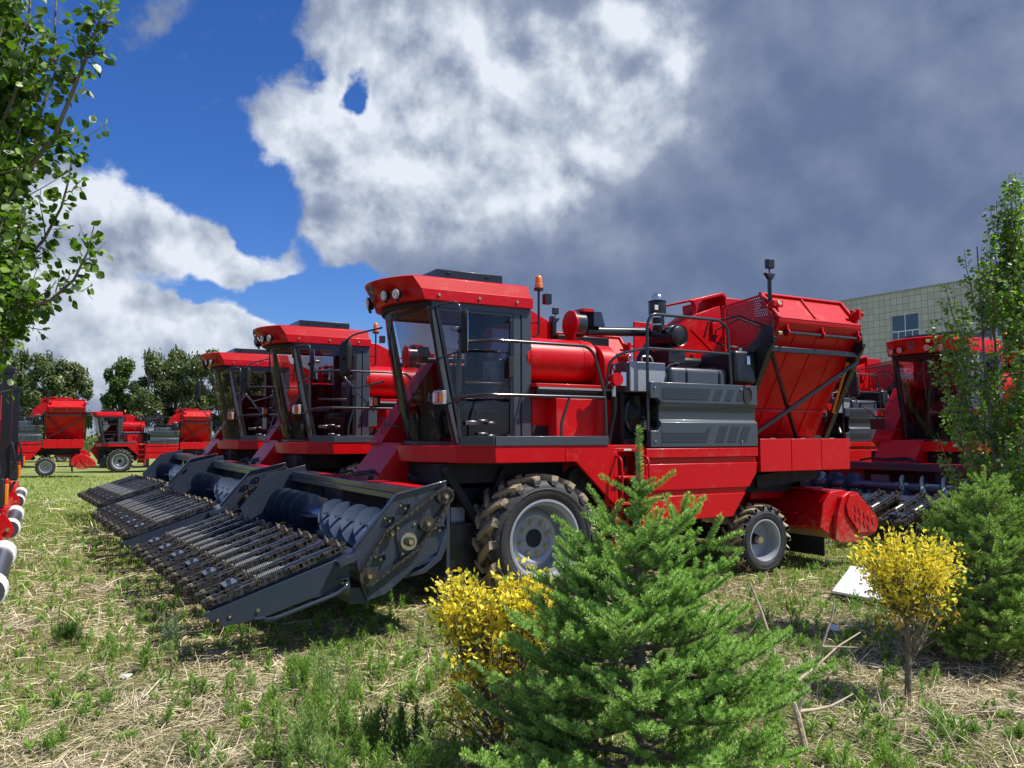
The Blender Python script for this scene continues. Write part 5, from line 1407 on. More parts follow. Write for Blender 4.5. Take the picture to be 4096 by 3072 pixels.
# leafy weeds --------------------------------------------------------------------
def weed(S, x, y, h, kind, c0=(.09, .20, .03), c1=(.34, .50, .10)):
    """kind 0: upright stem with narrow leaves in whorls; 1: feathery mugwort; 2: low rosette"""
    z = float(gz(np.array(x), np.array(y)))
    leaf = [(-.5, 0, 0), (.5, 0, 0), (.42, .5, .06), (-.42, .5, .06), (0, 1, -.05)]; lf = [(0, 1, 2, 3), (3, 2, 4)]
    ns = {0: 2, 1: 4, 2: 1}[kind]
    for _ in range(ns):
        lean = rng.normal(0, .16 if kind != 2 else .1, 2)
        hh = h * rng.uniform(.7, 1.05)
        base = np.array([x + rng.normal(0, .02), y + rng.normal(0, .02), z])
        tip = base + np.array([lean[0] * hh, lean[1] * hh, hh])
        # stem
        for k in range(4):
            p0 = base + (tip - base) * k / 4; p1 = base + (tip - base) * (k + 1) / 4
            d = (p1 - p0)[None, :]
            M = scaleM(frames(d), np.array([.004]), np.array([np.linalg.norm(p1 - p0) * 1.02]))
            S.put(leaf[:4] + [(0, 1, 0)], [(0, 1, 2, 3), (3, 2, 4)], M, p0[None, :], np.array([c0]) * 1.1)
        n = {0: int(16 + 95 * hh), 1: int(30 + 200 * hh), 2: 14}[kind]
        t = rng.uniform(.12 if kind != 2 else .0, 1.0, n) ** (.8 if kind != 2 else 1)
        P = base[None, :] + (tip - base)[None, :] * t[:, None]
        a = rng.uniform(0, 2 * PI, n); el_ = {0: uni(.35, .95, n), 1: uni(.2, 1.0, n), 2: uni(.15, 1.0, n)}[kind] + t * .25
        D = np.stack([np.cos(a) * np.cos(el_), np.sin(a) * np.cos(el_), np.sin(el_)], 1)
        ll = {0: uni(.03, .065, n) * (1.15 - .5 * t), 1: uni(.025, .06, n) * (1.15 - .6 * t), 2: uni(.05, .11, n)}[kind]
        ww = {0: ll * uni(.14, .24, n), 1: ll * uni(.08, .16, n), 2: ll * uni(.14, .22, n)}[kind]
        if kind == 1: P = P + D * (uni(0, .035, n) * (1.1 - t))[:, None]
        S.put(leaf, lf, scaleM(frames(D, np.tile([0, 0, 1.], (n, 1)) + rng.normal(0, .3, (n, 3))), ww, ll), P, mixcol(c0, c1, rng.uniform(size=n) * .7 + .3 * t))
def gpx(px, py, z=0.0):
    d = pix_dir(px, py); t = (z - CAMH) / d.z; return (d.x * t, d.y * t)
# the weeds too many to count
S = Scatter()
nw = 0
wx, wy = pts_in_view(2700, 4.2, 17, .9)
wg = greenness(wx, wy)
for x_, y_, g1 in zip(wx, wy, wg):
    if rng.uniform() < (g1 - .36) * 3.2 + (.35 if (x_ > 1.9 and y_ > 6.5) else 0):
        k = rng.choice([0, 1, 2], p=[.42, .2, .38]); weed(S, x_, y_, rng.uniform(.06, .20) * (1.0 if k != 2 else .5), k); nw += 1
for (cx_, cy_, sx_, sy_, n_w, h0, h1) in ((-.95, 5.15, .45, .30, 46, .10, .30), (-.55, 4.85, .35, .16, 30, .12, .34), (3.0, 5.4, .8, .35, 60, .05, .15), (2.2, 7.6, .8, .5, 60, .08, .22), (-2.2, 6.3, .5, .4, 30, .10, .24), (-3.1, 9.6, 1.0, 1.2, 70, .08, .22), (1.0, 8.0, 1.2, .4, 40, .10, .26), (-1.0, 7.3, 1.1, .35, 50, .10, .24), (-.6, 6.2, .6, .3, 26, .08, .2), (2.6, 9.2, 1.2, .5, 50, .10, .22)):
    for _ in range(n_w): weed(S, cx_ + rng.normal(0, sx_), cy_ + rng.normal(0, sy_), rng.uniform(h0, h1), int(rng.choice([0, 1, 2], p=[.4, .45, .15])), *((.08, .17, .025), (.24, .38, .07)) if rng.uniform() < .6 else ((.13, .22, .06), (.34, .46, .15)))
wo = S.build('low_weeds', [GRASSM]); tag(wo, 'scattered low leafy weeds among the straw', 'weeds', kind='stuff')
# individual weeds that stand out in the foreground
WG = 'tall green weeds in the foreground'
WEEDS = [ # px, py of the base, height, kind, colours, label
 (690, 2590, .34, 1, 'b', 'grey-green feathery weed right of the header tip shadow, left of centre'),
 (640, 2480, .22, 0, 'g', 'small upright weed at the left edge of the header shadow'),
 (560, 2700, .30, 0, 'g', 'narrow-leaved weed below the header tip, beside a tuft of stubble'),
 (300, 2590, .26, 1, 'd', 'dark feathery weed at left, below the nearest snouts'),
 (250, 2590, .22, 1, 'd', 'dark feathery weed, twin at the far left of the straw'),
 (840, 2790, .20, 0, 'g', 'light green weed tuft standing alone in the straw, centre left'),
 (1230, 2760, .30, 1, 'g', 'bright feathery weed behind the left clump of mugwort'),
 (1290, 2860, .42, 1, 'l', 'tallest pale mugwort between the stubble and the yellow bush'),
 (1330, 2960, .38, 1, 'g', 'mid-green mugwort in the middle of the clump at the bottom'),
 (1260, 3040, .34, 1, 'l', 'pale mugwort at the bottom edge, left part of the clump'),
 (1450, 3010, .36, 1, 'g', 'green mugwort in the clump, nearest the yellow bush'),
 (1540, 3050, .34, 0, 'd', 'dark upright weed at the bottom edge under the yellow bush'),
 (1620, 2980, .30, 0, 'd', 'dark narrow-leaved weed just left of the spruce foot'),
 (1080, 3060, .20, 0, 'g', 'small leafy weed at the bottom edge, left of the mugwort clump'),
 (1110, 2900, .20, 0, 'g', 'green sprout left of the mugwort clump'),
 (770, 3060, .16, 0, 'g', 'low sprout at the bottom edge among dense straw'),
 (1040, 2680, .18, 0, 'g', 'sprout in the green strip in front of the header shadow'),
 (1480, 2450, .28, 0, 'g', 'upright weed below the end plate of the nearest header'),
 (1600, 2440, .24, 0, 'g', 'upright weed between the end plate and the yellow bush'),
 (3480, 2900, .12, 2, 'g', 'low leafy rosette at the lower right corner'),
 (3300, 2810, .16, 0, 'g', 'green weed between the dead branch and the yellow ball tree'),
 (3560, 2720, .14, 0, 'g', 'green weed at the foot of the yellow ball tree, on its left'),
 (3860, 2960, .16, 0, 'g', 'broad green weed tuft at the lower right, among straw'),
 (3330, 2640, .18, 1, 'd', 'dark weed behind the dead branch'),
]
WC = {'g': ((.08, .17, .02), (.22, .36, .06)), 'd': ((.045, .10, .02), (.12, .21, .05)), 'l': ((.13, .22, .06), (.30, .42, .14)), 'b': ((.15, .21, .12), (.30, .38, .24))}
for (px, py, h, k, cc, lab) in WEEDS:
    S = Scatter(); x_, y_ = gpx(px, py)
    for j in range(5 if h > .25 else 3): weed(S, x_ + rng.normal(0, .055), y_ + rng.normal(0, .04), h * rng.uniform(.7, 1.1), k, *WC[cc])
    o = S.build('weed_plant', [GRASSM]); tag(o, lab, 'weed', WG)
# stubble tufts
S = Scatter()
for (px, py, n, h) in ((1560, 2600, 26, .22), (1480, 2610, 20, .2), (1000, 2580, 14, .18), (620, 2660, 22, .24), (700, 2690, 18, .2), (2080, 2700, 10, .15), (1800, 2600, 14, .2), (250, 2930, 20, .16), (560, 3010, 20, .14), (3700, 2960, 16, .14), (3180, 2400, 14, .18), (1380, 2640, 10, .15)):
    x_, y_ = gpx(px, py); a = uni(0, 2 * PI, n); le = np.abs(rng.normal(.55, .3, n))
    D = np.stack([np.cos(a) * np.sin(le), np.sin(a) * np.sin(le), np.cos(le)], 1)
    T = np.stack([x_ + rng.normal(0, .05, n), y_ + rng.normal(0, .05, n), np.zeros(n)], 1)
    S.put(tv, tf, scaleM(frames(D), uni(.003, .006, n), uni(.5, 1, n) * h), T, mixcol((.35, .27, .15), (.62, .50, .30), rng.uniform(size=n)))
o = S.build('straw_stubble', [STRAWM]); tag(o, 'stiff upright straw stubble in loose tufts', 'stubble', kind='stuff')

# ---------------------------------------------------------------- woody plants
LEAF6 = [(0, 0, 0), (.28, .18, .03), (.46, .42, .07), (.30, .74, .05), (0, 1, -.04), (-.30, .74, .05), (-.46, .42, .07), (-.28, .18, .03), (0, .45, 0)]
LEAF6F = [(0, 1, 2, 8), (8, 2, 3, 4), (0, 8, 6, 7), (8, 4, 5, 6)]
def w_at(px, py, D):
    d = pix_dir(px, py); t = D / d.y
    return Vector((d.x * t, D, CAMH + d.z * t))
def put_leaves(S, P, D, size, c0, c1, t=None, wr=(.8, 1.0), tmpl=(LEAF6, LEAF6F), nrm=None, c2=None, p2=0.0):
    n = len(P)
    N_ = rng.normal(size=(n, 3)) if nrm is None else nrm
    M = scaleM(frames(D, N_), size * uni(wr[0], wr[1], n), size)
    tt = rng.uniform(size=n) if t is None else t
    col = mixcol(c0, c1, tt) * uni(.8, 1.15, n)[:, None]
    if c2 is not None:
        k = rng.uniform(size=n) < p2; col[k] = np.asarray(c2) * uni(.8, 1.15, k.sum())[:, None]
    S.put(tmpl[0], tmpl[1], M, P, col)
def sample_poly(pts, n, t0=0.0):
    pts = np.asarray([tuple(p) for p in pts]); seg = np.linalg.norm(np.diff(pts, axis=0), axis=1); cum = np.concatenate([[0], np.cumsum(seg)])
    t = np.sort(uni(t0, 1, n)) * cum[-1]
    i = np.clip(np.searchsorted(cum, t) - 1, 0, len(seg) - 1); f = (t - cum[i]) / seg[i]
    return pts[i] + (pts[i + 1] - pts[i]) * f[:, None], (pts[i + 1] - pts[i]) / seg[i][:, None], t / cum[-1]
def curve(a, b, sag, n=6, wob=.02):
    a, b = Vector(a), Vector(b); out = []
    for i in range(n + 1):
        t = i / n; p = a.lerp(b, t); s_ = 4 * t * (1 - t)
        p = p + Vector(sag) * s_
        if 0 < i < n: p += Vector(tuple(rng.normal(0, wob, 3)))
        out.append(p)
    return out

def poplar(name, label, base, trunk_pts, shoots, leafsize, tr, leaf_density, c0, c1, group=None, c2=(.45, .50, .42)):
    """shoots: list of polylines; each grows side twigs and leaves"""
    root = empty(name, base); tag(root, label, 'tree', group)
    inv = Vector(base)
    mb = MB()
    for (pts, r0, r1) in trunk_pts:
        k = len(pts); mb.tube([p - inv for p in pts], [r0 + (r1 - r0) * i / (k - 1) for i in range(k)], 10)
    S = Scatter()
    for pts in shoots:
        k = len(pts); L_ = sum((pts[i + 1] - pts[i]).length for i in range(k - 1))
        r0 = .0045 + .006 * L_
        mb.tube([p - inv for p in pts], [r0 * (1 - .8 * i / (k - 1)) for i in range(k)], 6)
        def leafy(poly, t0, dens, sz):
            Ls = sum((poly[i + 1] - poly[i]).length for i in range(len(poly) - 1))
            n = max(3, int(Ls * (1 - t0) * dens)); P, Dr, t = sample_poly(poly, n, t0)
            side = rng.normal(size=(n, 3)); side -= Dr * (side * Dr).sum(1, keepdims=True); side /= np.linalg.norm(side, axis=1, keepdims=True)
            P = P + side * uni(.015, .05, n)[:, None] * (sz / .06)
            D = side * .9 + Dr * .35 + np.array([0, 0, -.55]) * uni(.2, 1.3, n)[:, None]
            s_ = sz * uni(.6, 1.15, n) * (1.05 - .35 * t)
            put_leaves(S, P - np.array(inv), D, s_, c0, c1, c2=c2, p2=.05)
        leafy(pts, .15, leaf_density, leafsize)
        nt = int(L_ * 9)
        for _ in range(nt):
            t = rng.uniform(.12, .95); j = min(k - 2, int(t * (k - 1))); p = pts[j].lerp(pts[j + 1], t * (k - 1) - j)
            d = (pts[j + 1] - pts[j]).normalized(); s2 = Vector(tuple(rng.normal(size=3))); s2 = (s2 - d * s2.dot(d)).normalized()
            q = p + (d * .8 + s2 * .75 + Vector((0, 0, .25))) * rng.uniform(.08, .27) * (1.15 - t) * min(1.2, L_)
            tw = curve(p, q, (0, 0, -.01), 3, .006)
            mb.tube([a - inv for a in tw], [.0035, .003, .0022, .0015], 4)
            leafy(tw, .1, leaf_density * 1.25, leafsize * .95)
    mb.build('trunk', GBARK, root, smooth=50)
    S.build('crown', [LEAF], root)
    return root

# left foreground poplar: trunk just outside the frame, shoots reaching into it
D0 = 3.7
base = w_at(-560, 1740, D0); base = Vector((base.x, base.y, 0))
tk = [base, base + Vector((.02, 0, 1.2)), base + Vector((.10, .02, 2.2)), base + Vector((.12, 0, 3.4)), base + Vector((.1, 0, 4.8))]
sh = []
def S_px(lst, D): return [w_at(x + 5, y, D + dd) for (x, y, dd) in lst]
sh.append(S_px([(-380, 1250, 0), (-100, 870, -.1), (90, 700, -.15), (215, 540, -.2), (300, 330, -.2), (360, 180, -.25), (400, 60, -.25), (415, -60, -.25)], D0))
sh.append(S_px([(-300, 1100, 0), (-60, 900, 0), (60, 760, .05), (110, 640, .1), (150, 470, .1), (215, 300, .1), (215, 80, .1), (230, -150, .1)], D0))
sh.append(S_px([(-420, 1500, 0), (-120, 1300, -.1), (60, 1240, -.2), (200, 1200, -.25), (290, 1120, -.25), (345, 1010, -.25), (372, 900, -.25)], D0))
sh.append(S_px([(-420, 1400, 0), (-100, 1200, .1), (60, 1080, .15), (170, 960, .15), (240, 830, .1), (270, 720, .1), (285, 615, .1)], D0))
sh.append(S_px([(-420, 1450, 0), (-150, 1330, .2), (0, 1290, .2), (110, 1240, .2), (130, 1240, .2)], D0))
sh.append(S_px([(-400, 1350, 0), (-150, 1050, .2), (-20, 900, .25), (60, 740, .25), (80, 600, .25), (70, 420, .3)], D0))
sh.append(S_px([(-380, 1200, 0), (-150, 800, -.2), (-20, 560, -.25), (70, 330, -.3), (110, 120, -.3), (120, -100, -.3)], D0))
for i in range(190):
    y_ = rng.uniform(-300, 1330); x_ = rng.uniform(-260, 110) if y_ > 800 or y_ < 500 else rng.uniform(-260, 50)
    if y_ > 1150: x_ = min(x_, 60)
    dd = rng.uniform(-.5, .6)
    sh.append([w_at(-470 + rng.uniform(-20, 20), y_ + 620, D0), w_at((x_ - 470) / 2 + 40, y_ + 330, D0 + dd * .6), w_at(x_ - 40, y_ + 130, D0 + dd), w_at(x_, y_, D0 + dd)])
for i in range(22):
    a = rng.uniform(0, 2 * PI); z_ = rng.uniform(1.3, 4.2); o_ = base + Vector((.1, 0, z_))
    if math.cos(a) > .3: continue
    sh.append(curve(o_, o_ + Vector((math.cos(a) * .8, math.sin(a) * .8, 1.0)), (0, 0, .05), 4))
poplar('poplar_tree', 'leafy poplar reaching into the upper left corner, nearest to us', base, [(tk, .06, .02)], sh, .058, 0, 82, (.035, .075, .012), (.17, .28, .03), 'young poplars at the edges of the field')

# right poplar
D0 = 8.0
base = w_at(4060, 1740, D0); base = Vector((base.x, base.y, 0))
stems = []
for dx, dy, r_ in ((-.22, .1, .022), (.05, -.05, .03), (.35, .1, .022), (.02, .3, .02)):
    stems.append(([base + Vector((dx * .1, dy * .1, .0)), base + Vector((dx * .25, dy * .25, .7)), base + Vector((dx * .75, dy * .7, 1.7)), base + Vector((dx, dy, 2.8)), base + Vector((dx * 1.1, dy * 1.1, 3.9))], r_ * 1.3, .006))
sh = []
def hw(z):
    return float(np.interp(z, [.9, 1.5, 1.9, 2.3, 2.7, 3.15, 3.4, 3.8, 4.1, 4.4, 4.75], [.28, .58, .82, .84, .66, .86, .76, .48, .30, .15, .03]))
for i in range(130):
    zt = 1.45 + 3.25 * rng.uniform() ** 1.35; a = rng.uniform(0, 2 * PI); r_ = hw(zt) * math.sqrt(rng.uniform(.05, 1.0)) * (.80 + .35 * math.sin(a * 3 + zt * 4))
    top_ = base + Vector((math.cos(a) * r_ * 1.0, math.sin(a) * r_, zt))
    st = stems[rng.integers(0, 4)][0]; z0 = max(.8, zt - rng.uniform(.5, .95)); 
    k = min(3, int(np.searchsorted([p.z for p in st], z0)) - 1); p = st[k].lerp(st[k + 1], (z0 - st[k].z) / (st[k + 1].z - st[k].z))
    p = p.lerp(Vector((top_.x, top_.y, p.z)), .25)
    sh.append(curve(p, top_, ((top_.x - p.x) * .15, (top_.y - p.y) * .15, -.05), 4, .015))
for (px, py) in ((4062, 690), (3984, 800), (3856, 1000), (3775, 1130), (3765, 1260), (3748, 1730), (3790, 1600), (3960, 1000), (4090, 820)):
    q = w_at(px, py, D0); sh.append(curve(q + Vector(((base.x - q.x) * .55, 0, -.9)), q, (-.05 if px < 3900 else 0, 0, 0), 5, .01))
poplar('poplar_tree', 'slender leafy poplar at the right edge, in front of the right-hand harvester', base, stems, sh, .056, 0, 66, (.065, .13, .02), (.24, .36, .06), 'young poplars at the edges of the field')

# spruces --------------------------------------------------------------------------
NT = [(-.5, 0, 0), (.5, 0, 0), (.30, .75, 0), (0, 1, 0), (-.30, .75, 0)]; NF = [(0, 1, 2, 3, 4)]
def spruce(label, base, Hh, Rb, dens, nlen, tip_c, old_c, seed, prof=None, nwid=.0028, lead=.35, group=None, npw=7, step=.115, z_lo=.10, extra=(), top=None):
    r_ = random.Random(seed)
    root = empty('spruce_tree', base); tag(root, label, 'tree', group)
    mb = MB(); S = Scatter()
    tk = [Vector((0, 0, 0)), Vector((.01, .01, Hh * .35)), Vector((-.005, 0, Hh * .7)), Vector((0, 0, Hh * .995))]
    mb.tube(tk, [.034 * Hh / 2, .026 * Hh / 2, .012, .005], 8)
    segs = []    # (a, b, brightness, needle scale)
    def twig(a, b, br, sc=1.0, bend=.0):
        sc *= 1.0
        a = Vector(a); b = Vector(b); m = a.lerp(b, .5) + Vector((0, 0, -bend * (b - a).length))
        segs.append((a, m, br * .92, sc)); segs.append((m, b, br, sc))
        mb.tube([a, m, b], [.0035, .0028, .0018], 3)
    # leader
    if top:
        for k in range(26):
            a = r_.uniform(0, 2 * PI); z_ = r_.uniform(Hh - .62, Hh - .33); q = Vector((math.cos(a), math.sin(a), r_.uniform(.3, .9))).normalized() * r_.uniform(.06, .12)
            twig((0, 0, z_), Vector((0, 0, z_)) + q, r_.uniform(.5, .9), 1.1)
        for (ax_, az_, bx_, bz_, dy_, th) in top: twig((ax_, dy_ * .3, az_), (bx_, dy_, bz_), th, 1.25)
    else:
        twig((0, 0, Hh - lead), (0, 0, Hh), .9, 1.0)
        for k in range(5):
            a = 2 * PI * k / 5 + .35; e = .75
            q = Vector((math.cos(a) * math.cos(e), math.sin(a) * math.cos(e), math.sin(e))) * r_.uniform(.17, .22)
            twig((0, 0, Hh - lead), Vector((0, 0, Hh - lead)) + q, 1.0, 1.0)
    z = Hh - lead - .10
    while z > z_lo:
        frac = 1 - z / Hh
        rad = (Rb * frac ** .72) if prof is None else prof(z)
        nb = npw + int(frac * 3)
        a_off = r_.uniform(0, 6)
        for k in range(nb):
            a = a_off + 2 * PI * (k + r_.uniform(-.3, .3)) / nb
            L_ = rad * r_.uniform(.55, 1.18); e0 = .52 - .50 * frac + r_.uniform(-.12, .12)
            o_ = Vector((0, 0, z + r_.uniform(-.05, .05)))
            d = Vector((math.cos(a) * math.cos(e0), math.sin(a) * math.cos(e0), math.sin(e0)))
            npt = max(3, int(L_ / .075)); pts = []
            for i in range(npt + 1):
                t = i / npt; p = o_ + d * L_ * t + Vector((0, 0, -.10 * L_ * math.sin(PI * t * .8) + .12 * L_ * t * t)); pts.append(p)
            mb.tube(pts, [.010 * (1 - t / (npt + 1)) * (.4 + L_) + .002 for t in range(npt + 1)], 5)
            side = Vector((-math.sin(a), math.cos(a), 0))
            for i in range(npt):
                t = i / npt
                if t > .3: segs.append((pts[i], pts[i + 1], .25 + .35 * t, 1.0))
            dd = (pts[-1] - pts[-2]).normalized(); twig(pts[-1], pts[-1] + (dd + Vector((0, 0, .15))) * r_.uniform(.09, .15), 1.0, 1.05)
            def shoot(p0, dr, l_, br): twig(p0, p0 + dr.normalized() * l_ * 1.18, br, 1.22)
            for i in range(1, npt + 1):
                t = i / npt; lim = .22 if L_ > .4 else 0
                if t < lim: continue
                for s_ in (-1, 1):
                    if r_.random() < .22: continue
                    up_ = r_.uniform(-.10, .40)
                    dr = dd * r_.uniform(.55, 1.0) + side * s_ * r_.uniform(.6, .95) + Vector((0, 0, up_))
                    if L_ > .38 and t < .75 and r_.random() < .75:      # a short side branch with its own shoots
                        l2 = (.26 * (1 - t) + .10) * r_.uniform(.8, 1.2); dn = dr.normalized(); p1 = pts[i] + dn * l2
                        mb.tube([pts[i], p1], [.004, .002], 4)
                        segs.append((pts[i].lerp(p1, .35), p1, .45, .95)); shoot(p1, dn + Vector((0, 0, .2)), r_.uniform(.08, .13), 1.0)
                        for f_ in ((.6,) if l2 < .16 else (.35, .8)):
                            for s3 in (-1, 1):
                                q = pts[i].lerp(p1, f_); shoot(q, dn * .8 + dn.cross(Vector((0, 0, 1))) * s3 * .75 + Vector((0, 0, r_.uniform(-.05, .4))), r_.uniform(.06, .105), .65 + .35 * f_ * r_.uniform(.6, 1))
                    else:
                        shoot(pts[i], dr, r_.uniform(.08, .14) * (1.1 - .3 * t), .55 + .45 * t)
                if r_.random() < .5: shoot(pts[i], Vector((r_.uniform(-.4, .4), r_.uniform(-.4, .4), 1)) + dd * .6, r_.uniform(.05, .09), .9)
        z -= step * r_.uniform(.85, 1.15)
    for (a, b) in extra: twig(a, b, 1.0)
    # blunt shoot tips: a tuft of forward needles
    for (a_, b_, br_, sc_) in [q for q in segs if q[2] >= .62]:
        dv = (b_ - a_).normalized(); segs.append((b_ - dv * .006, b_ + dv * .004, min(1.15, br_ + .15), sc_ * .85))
    A = np.array([tuple(s_[0]) for s_ in segs]); B = np.array([tuple(s_[1]) for s_ in segs]); br = np.array([s_[2] for s_ in segs]); sc = np.array([s_[3] for s_ in segs])
    Ls = np.linalg.norm(B - A, axis=1); cnt = np.maximum(14, (Ls * dens).astype(int))
    idx = np.repeat(np.arange(len(A)), cnt); n = len(idx)
    t = rng.uniform(size=n); P = A[idx] + (B - A)[idx] * t[:, None]; Dr = (B - A)[idx] / Ls[idx][:, None]
    rad_ = rng.normal(size=(n, 3)); rad_[:, 2] += .35; rad_ -= Dr * (rad_ * Dr).sum(1, keepdims=True); rad_ /= np.linalg.norm(rad_, axis=1, keepdims=True)
    D = rad_ * .95 + Dr * (uni(.25, .6, n) + np.where(Ls[idx] < .011, uni(0, 1.6, n), 0))[:, None]
    ln = nlen * uni(.8, 1.1, n) * sc[idx] * np.where(rad_[:, 2] < -.3, .7, 1)
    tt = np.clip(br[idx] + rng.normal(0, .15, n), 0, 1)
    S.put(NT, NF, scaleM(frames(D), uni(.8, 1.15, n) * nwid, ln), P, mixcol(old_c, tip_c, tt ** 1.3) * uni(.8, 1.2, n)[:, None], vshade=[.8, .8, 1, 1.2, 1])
    mb.build('trunk', BARK, root, smooth=50)
    S.build('crown', [NEEDLE], root)
    return root
def tz(y_): return CAMH + (HOR - y_) / FPX * 4.55
def tx(x_): return (x_ - 2048) / FPX * 4.55 - .700
TOPS = [(2556, 2000, 2556, 1712, 0, .85), (2556, 1992, 2402, 1905, 0, 1.0), (2558, 1995, 2697, 1890, .03, 1.0), (2556, 2005, 2495, 1955, -.12, 1.0), (2558, 2010, 2650, 1975, -.14, 1.0), (2556, 2005, 2590, 1950, .15, .8),
 (2560, 2240, 2440, 2075, 0, .7), (2440, 2075, 2350, 1945, -.02, 1.0), (2440, 2080, 2480, 2000, -.05, 1.0), (2425, 2095, 2330, 2055, -.03, .9), (2440, 2090, 2400, 2120, -.15, .9),
 (2560, 2230, 2700, 2095, .02, .7), (2700, 2095, 2812, 1990, 0, 1.0), (2700, 2095, 2668, 2005, .04, 1.0), (2690, 2100, 2750, 2070, -.10, 1.0), (2640, 2150, 2600, 2080, -.12, 1.0),
 (2560, 2330, 2330, 2150, 0, .7), (2330, 2150, 2212, 2068, -.02, 1.0), (2335, 2150, 2255, 2130, -.06, 1.0), (2360, 2170, 2290, 2190, -.05, .9), (2400, 2200, 2370, 2110, -.08, 1.0),
 (2580, 2330, 2820, 2175, 0, .7), (2820, 2175, 2878, 2065, 0, 1.0), (2820, 2175, 2955, 2125, -.02, 1.0), (2815, 2185, 2950, 2195, -.03, .9), (2760, 2215, 2740, 2130, -.06, 1.0), (2560, 2180, 2500, 2130, -.14, 1.0), (2570, 2150, 2620, 2120, -.16, 1.0)]
TOPW = [(tx(a) , tz(b), tx(c), tz(d), e, f) for (a, b, c, d, e, f) in TOPS]
def prof1(z): return float(np.interp(z, [0, .35, .62, .75, 1.0, 1.3, 1.5, 1.7], [.90, .92, .78, .66, .48, .34, .24, .15]))
ex = []
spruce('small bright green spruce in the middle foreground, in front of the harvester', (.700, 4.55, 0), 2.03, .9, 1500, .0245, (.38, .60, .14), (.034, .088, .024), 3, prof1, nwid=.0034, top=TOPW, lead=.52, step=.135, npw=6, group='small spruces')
def prof2(z): return float(np.interp(z, [0, .4, .8, 1.2, 1.5], [.52, .54, .48, .34, .15]))
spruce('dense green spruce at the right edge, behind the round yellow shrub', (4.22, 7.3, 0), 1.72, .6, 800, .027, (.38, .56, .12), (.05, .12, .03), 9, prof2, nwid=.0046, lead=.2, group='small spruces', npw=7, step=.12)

# yellow shrubs ----------------------------------------------------------------------
YL = [(0, 0, 0), (.32, .35, .08), (.20, .75, .05), (0, 1, -.05), (-.20, .75, .05), (-.32, .35, .08)]; YLF = [(0, 1, 2, 3), (0, 3, 4, 5)]
def yellow(label, base, lobes, trunk, nb, nl, lsz, stray, group):
    root = empty('yellow_shrub', base); tag(root, label, 'shrub', group)
    mb = MB(); S = Scatter()
    for pts, r0, r1 in trunk: mb.tube(pts, [r0 + (r1 - r0) * i / (len(pts) - 1) for i in range(len(pts))], 9)
    for (c, rx, rz, foot, wgt) in lobes:
        c = np.array(c); foot = Vector(foot)
        nbr = int(nb * wgt)
        ends = []
        for i in range(nbr):
            d = rng.normal(size=3); d /= np.linalg.norm(d); d[2] = d[2] * .8 + .15
            rr = rng.uniform(.30, 1.22) ** .6
            e = c + d * np.array([rx, rx, rz]) * rr
            m = foot.lerp(Vector(tuple(e)), .45) + Vector(tuple(rng.normal(0, .03, 3)))
            mb.tube([foot.lerp(Vector(tuple(e)), .60 if i % 6 else .05), m, Vector(tuple(e)), Vector(tuple(e)) + Vector(tuple(d * rng.uniform(.01, .07)))], [.0036, .0026, .0014, .0008], 4)
            k = int(nl * wgt / nbr)
            P, Dr, t = sample_poly([m, Vector(tuple(e))], k, .62)
            P = P + rng.normal(0, .036, (k, 3)); outw = P - c[None, :]; outw /= np.maximum(1e-6, np.linalg.norm(outw, axis=1, keepdims=True))
            D = outw * .5 + rng.normal(0, .6, (k, 3)) + np.array([0, 0, .35])
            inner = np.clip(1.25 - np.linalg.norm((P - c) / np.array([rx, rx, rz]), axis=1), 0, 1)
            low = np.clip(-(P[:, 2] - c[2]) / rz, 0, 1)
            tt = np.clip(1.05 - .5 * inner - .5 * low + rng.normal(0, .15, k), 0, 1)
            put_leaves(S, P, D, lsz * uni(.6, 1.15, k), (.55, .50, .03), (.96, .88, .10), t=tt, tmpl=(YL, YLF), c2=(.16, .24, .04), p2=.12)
    for i in range(stray[0]):
        p = np.array(stray[1]) + rng.uniform(-1, 1, 3) * np.array(stray[2])
        k = rng.integers(3, 9); P = p + rng.normal(0, .022, (k, 3)); q = Vector(tuple(p)); b0 = Vector((stray[1][0] + rng.uniform(-.05, .05), stray[1][1], max(.02, p[2] - .3)))
        mb.tube([b0, b0.lerp(q, .5) + Vector((rng.normal(0, .03), 0, .02)), q, q + Vector((rng.normal(0, .04), rng.normal(0, .04), .09))], [.004, .003, .002, .0012], 4)
        put_leaves(S, P, rng.normal(size=(k, 3)) + np.array([0, 0, .4]), lsz * uni(.6, 1.1, k), (.45, .30, .02), (.84, .60, .04), tmpl=(YL, YLF), c2=(.10, .18, .02), p2=.15)
    mb.build('trunk', BARK, root, smooth=50)
    S.build('foliage', [PETAL], root)
    return root
YG = 'yellow-leaved shrubs'
bx, by = gpx(1995, 3030)
by = 5.15; bx = (1995 - 2048) / FPX * by
f0 = (0, .05, .10)
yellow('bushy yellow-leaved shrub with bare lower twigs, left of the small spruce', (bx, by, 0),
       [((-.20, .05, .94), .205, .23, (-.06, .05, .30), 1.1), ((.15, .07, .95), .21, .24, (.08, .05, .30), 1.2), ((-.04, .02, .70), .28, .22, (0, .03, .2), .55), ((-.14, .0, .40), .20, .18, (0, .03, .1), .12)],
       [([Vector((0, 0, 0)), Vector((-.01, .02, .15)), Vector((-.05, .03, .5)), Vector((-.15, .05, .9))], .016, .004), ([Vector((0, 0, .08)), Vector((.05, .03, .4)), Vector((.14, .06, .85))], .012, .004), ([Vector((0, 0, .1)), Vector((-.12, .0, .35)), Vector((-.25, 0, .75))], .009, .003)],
       84, 1150, .046, (70, (.0, 0, .46), (.34, .15, .30)), YG)
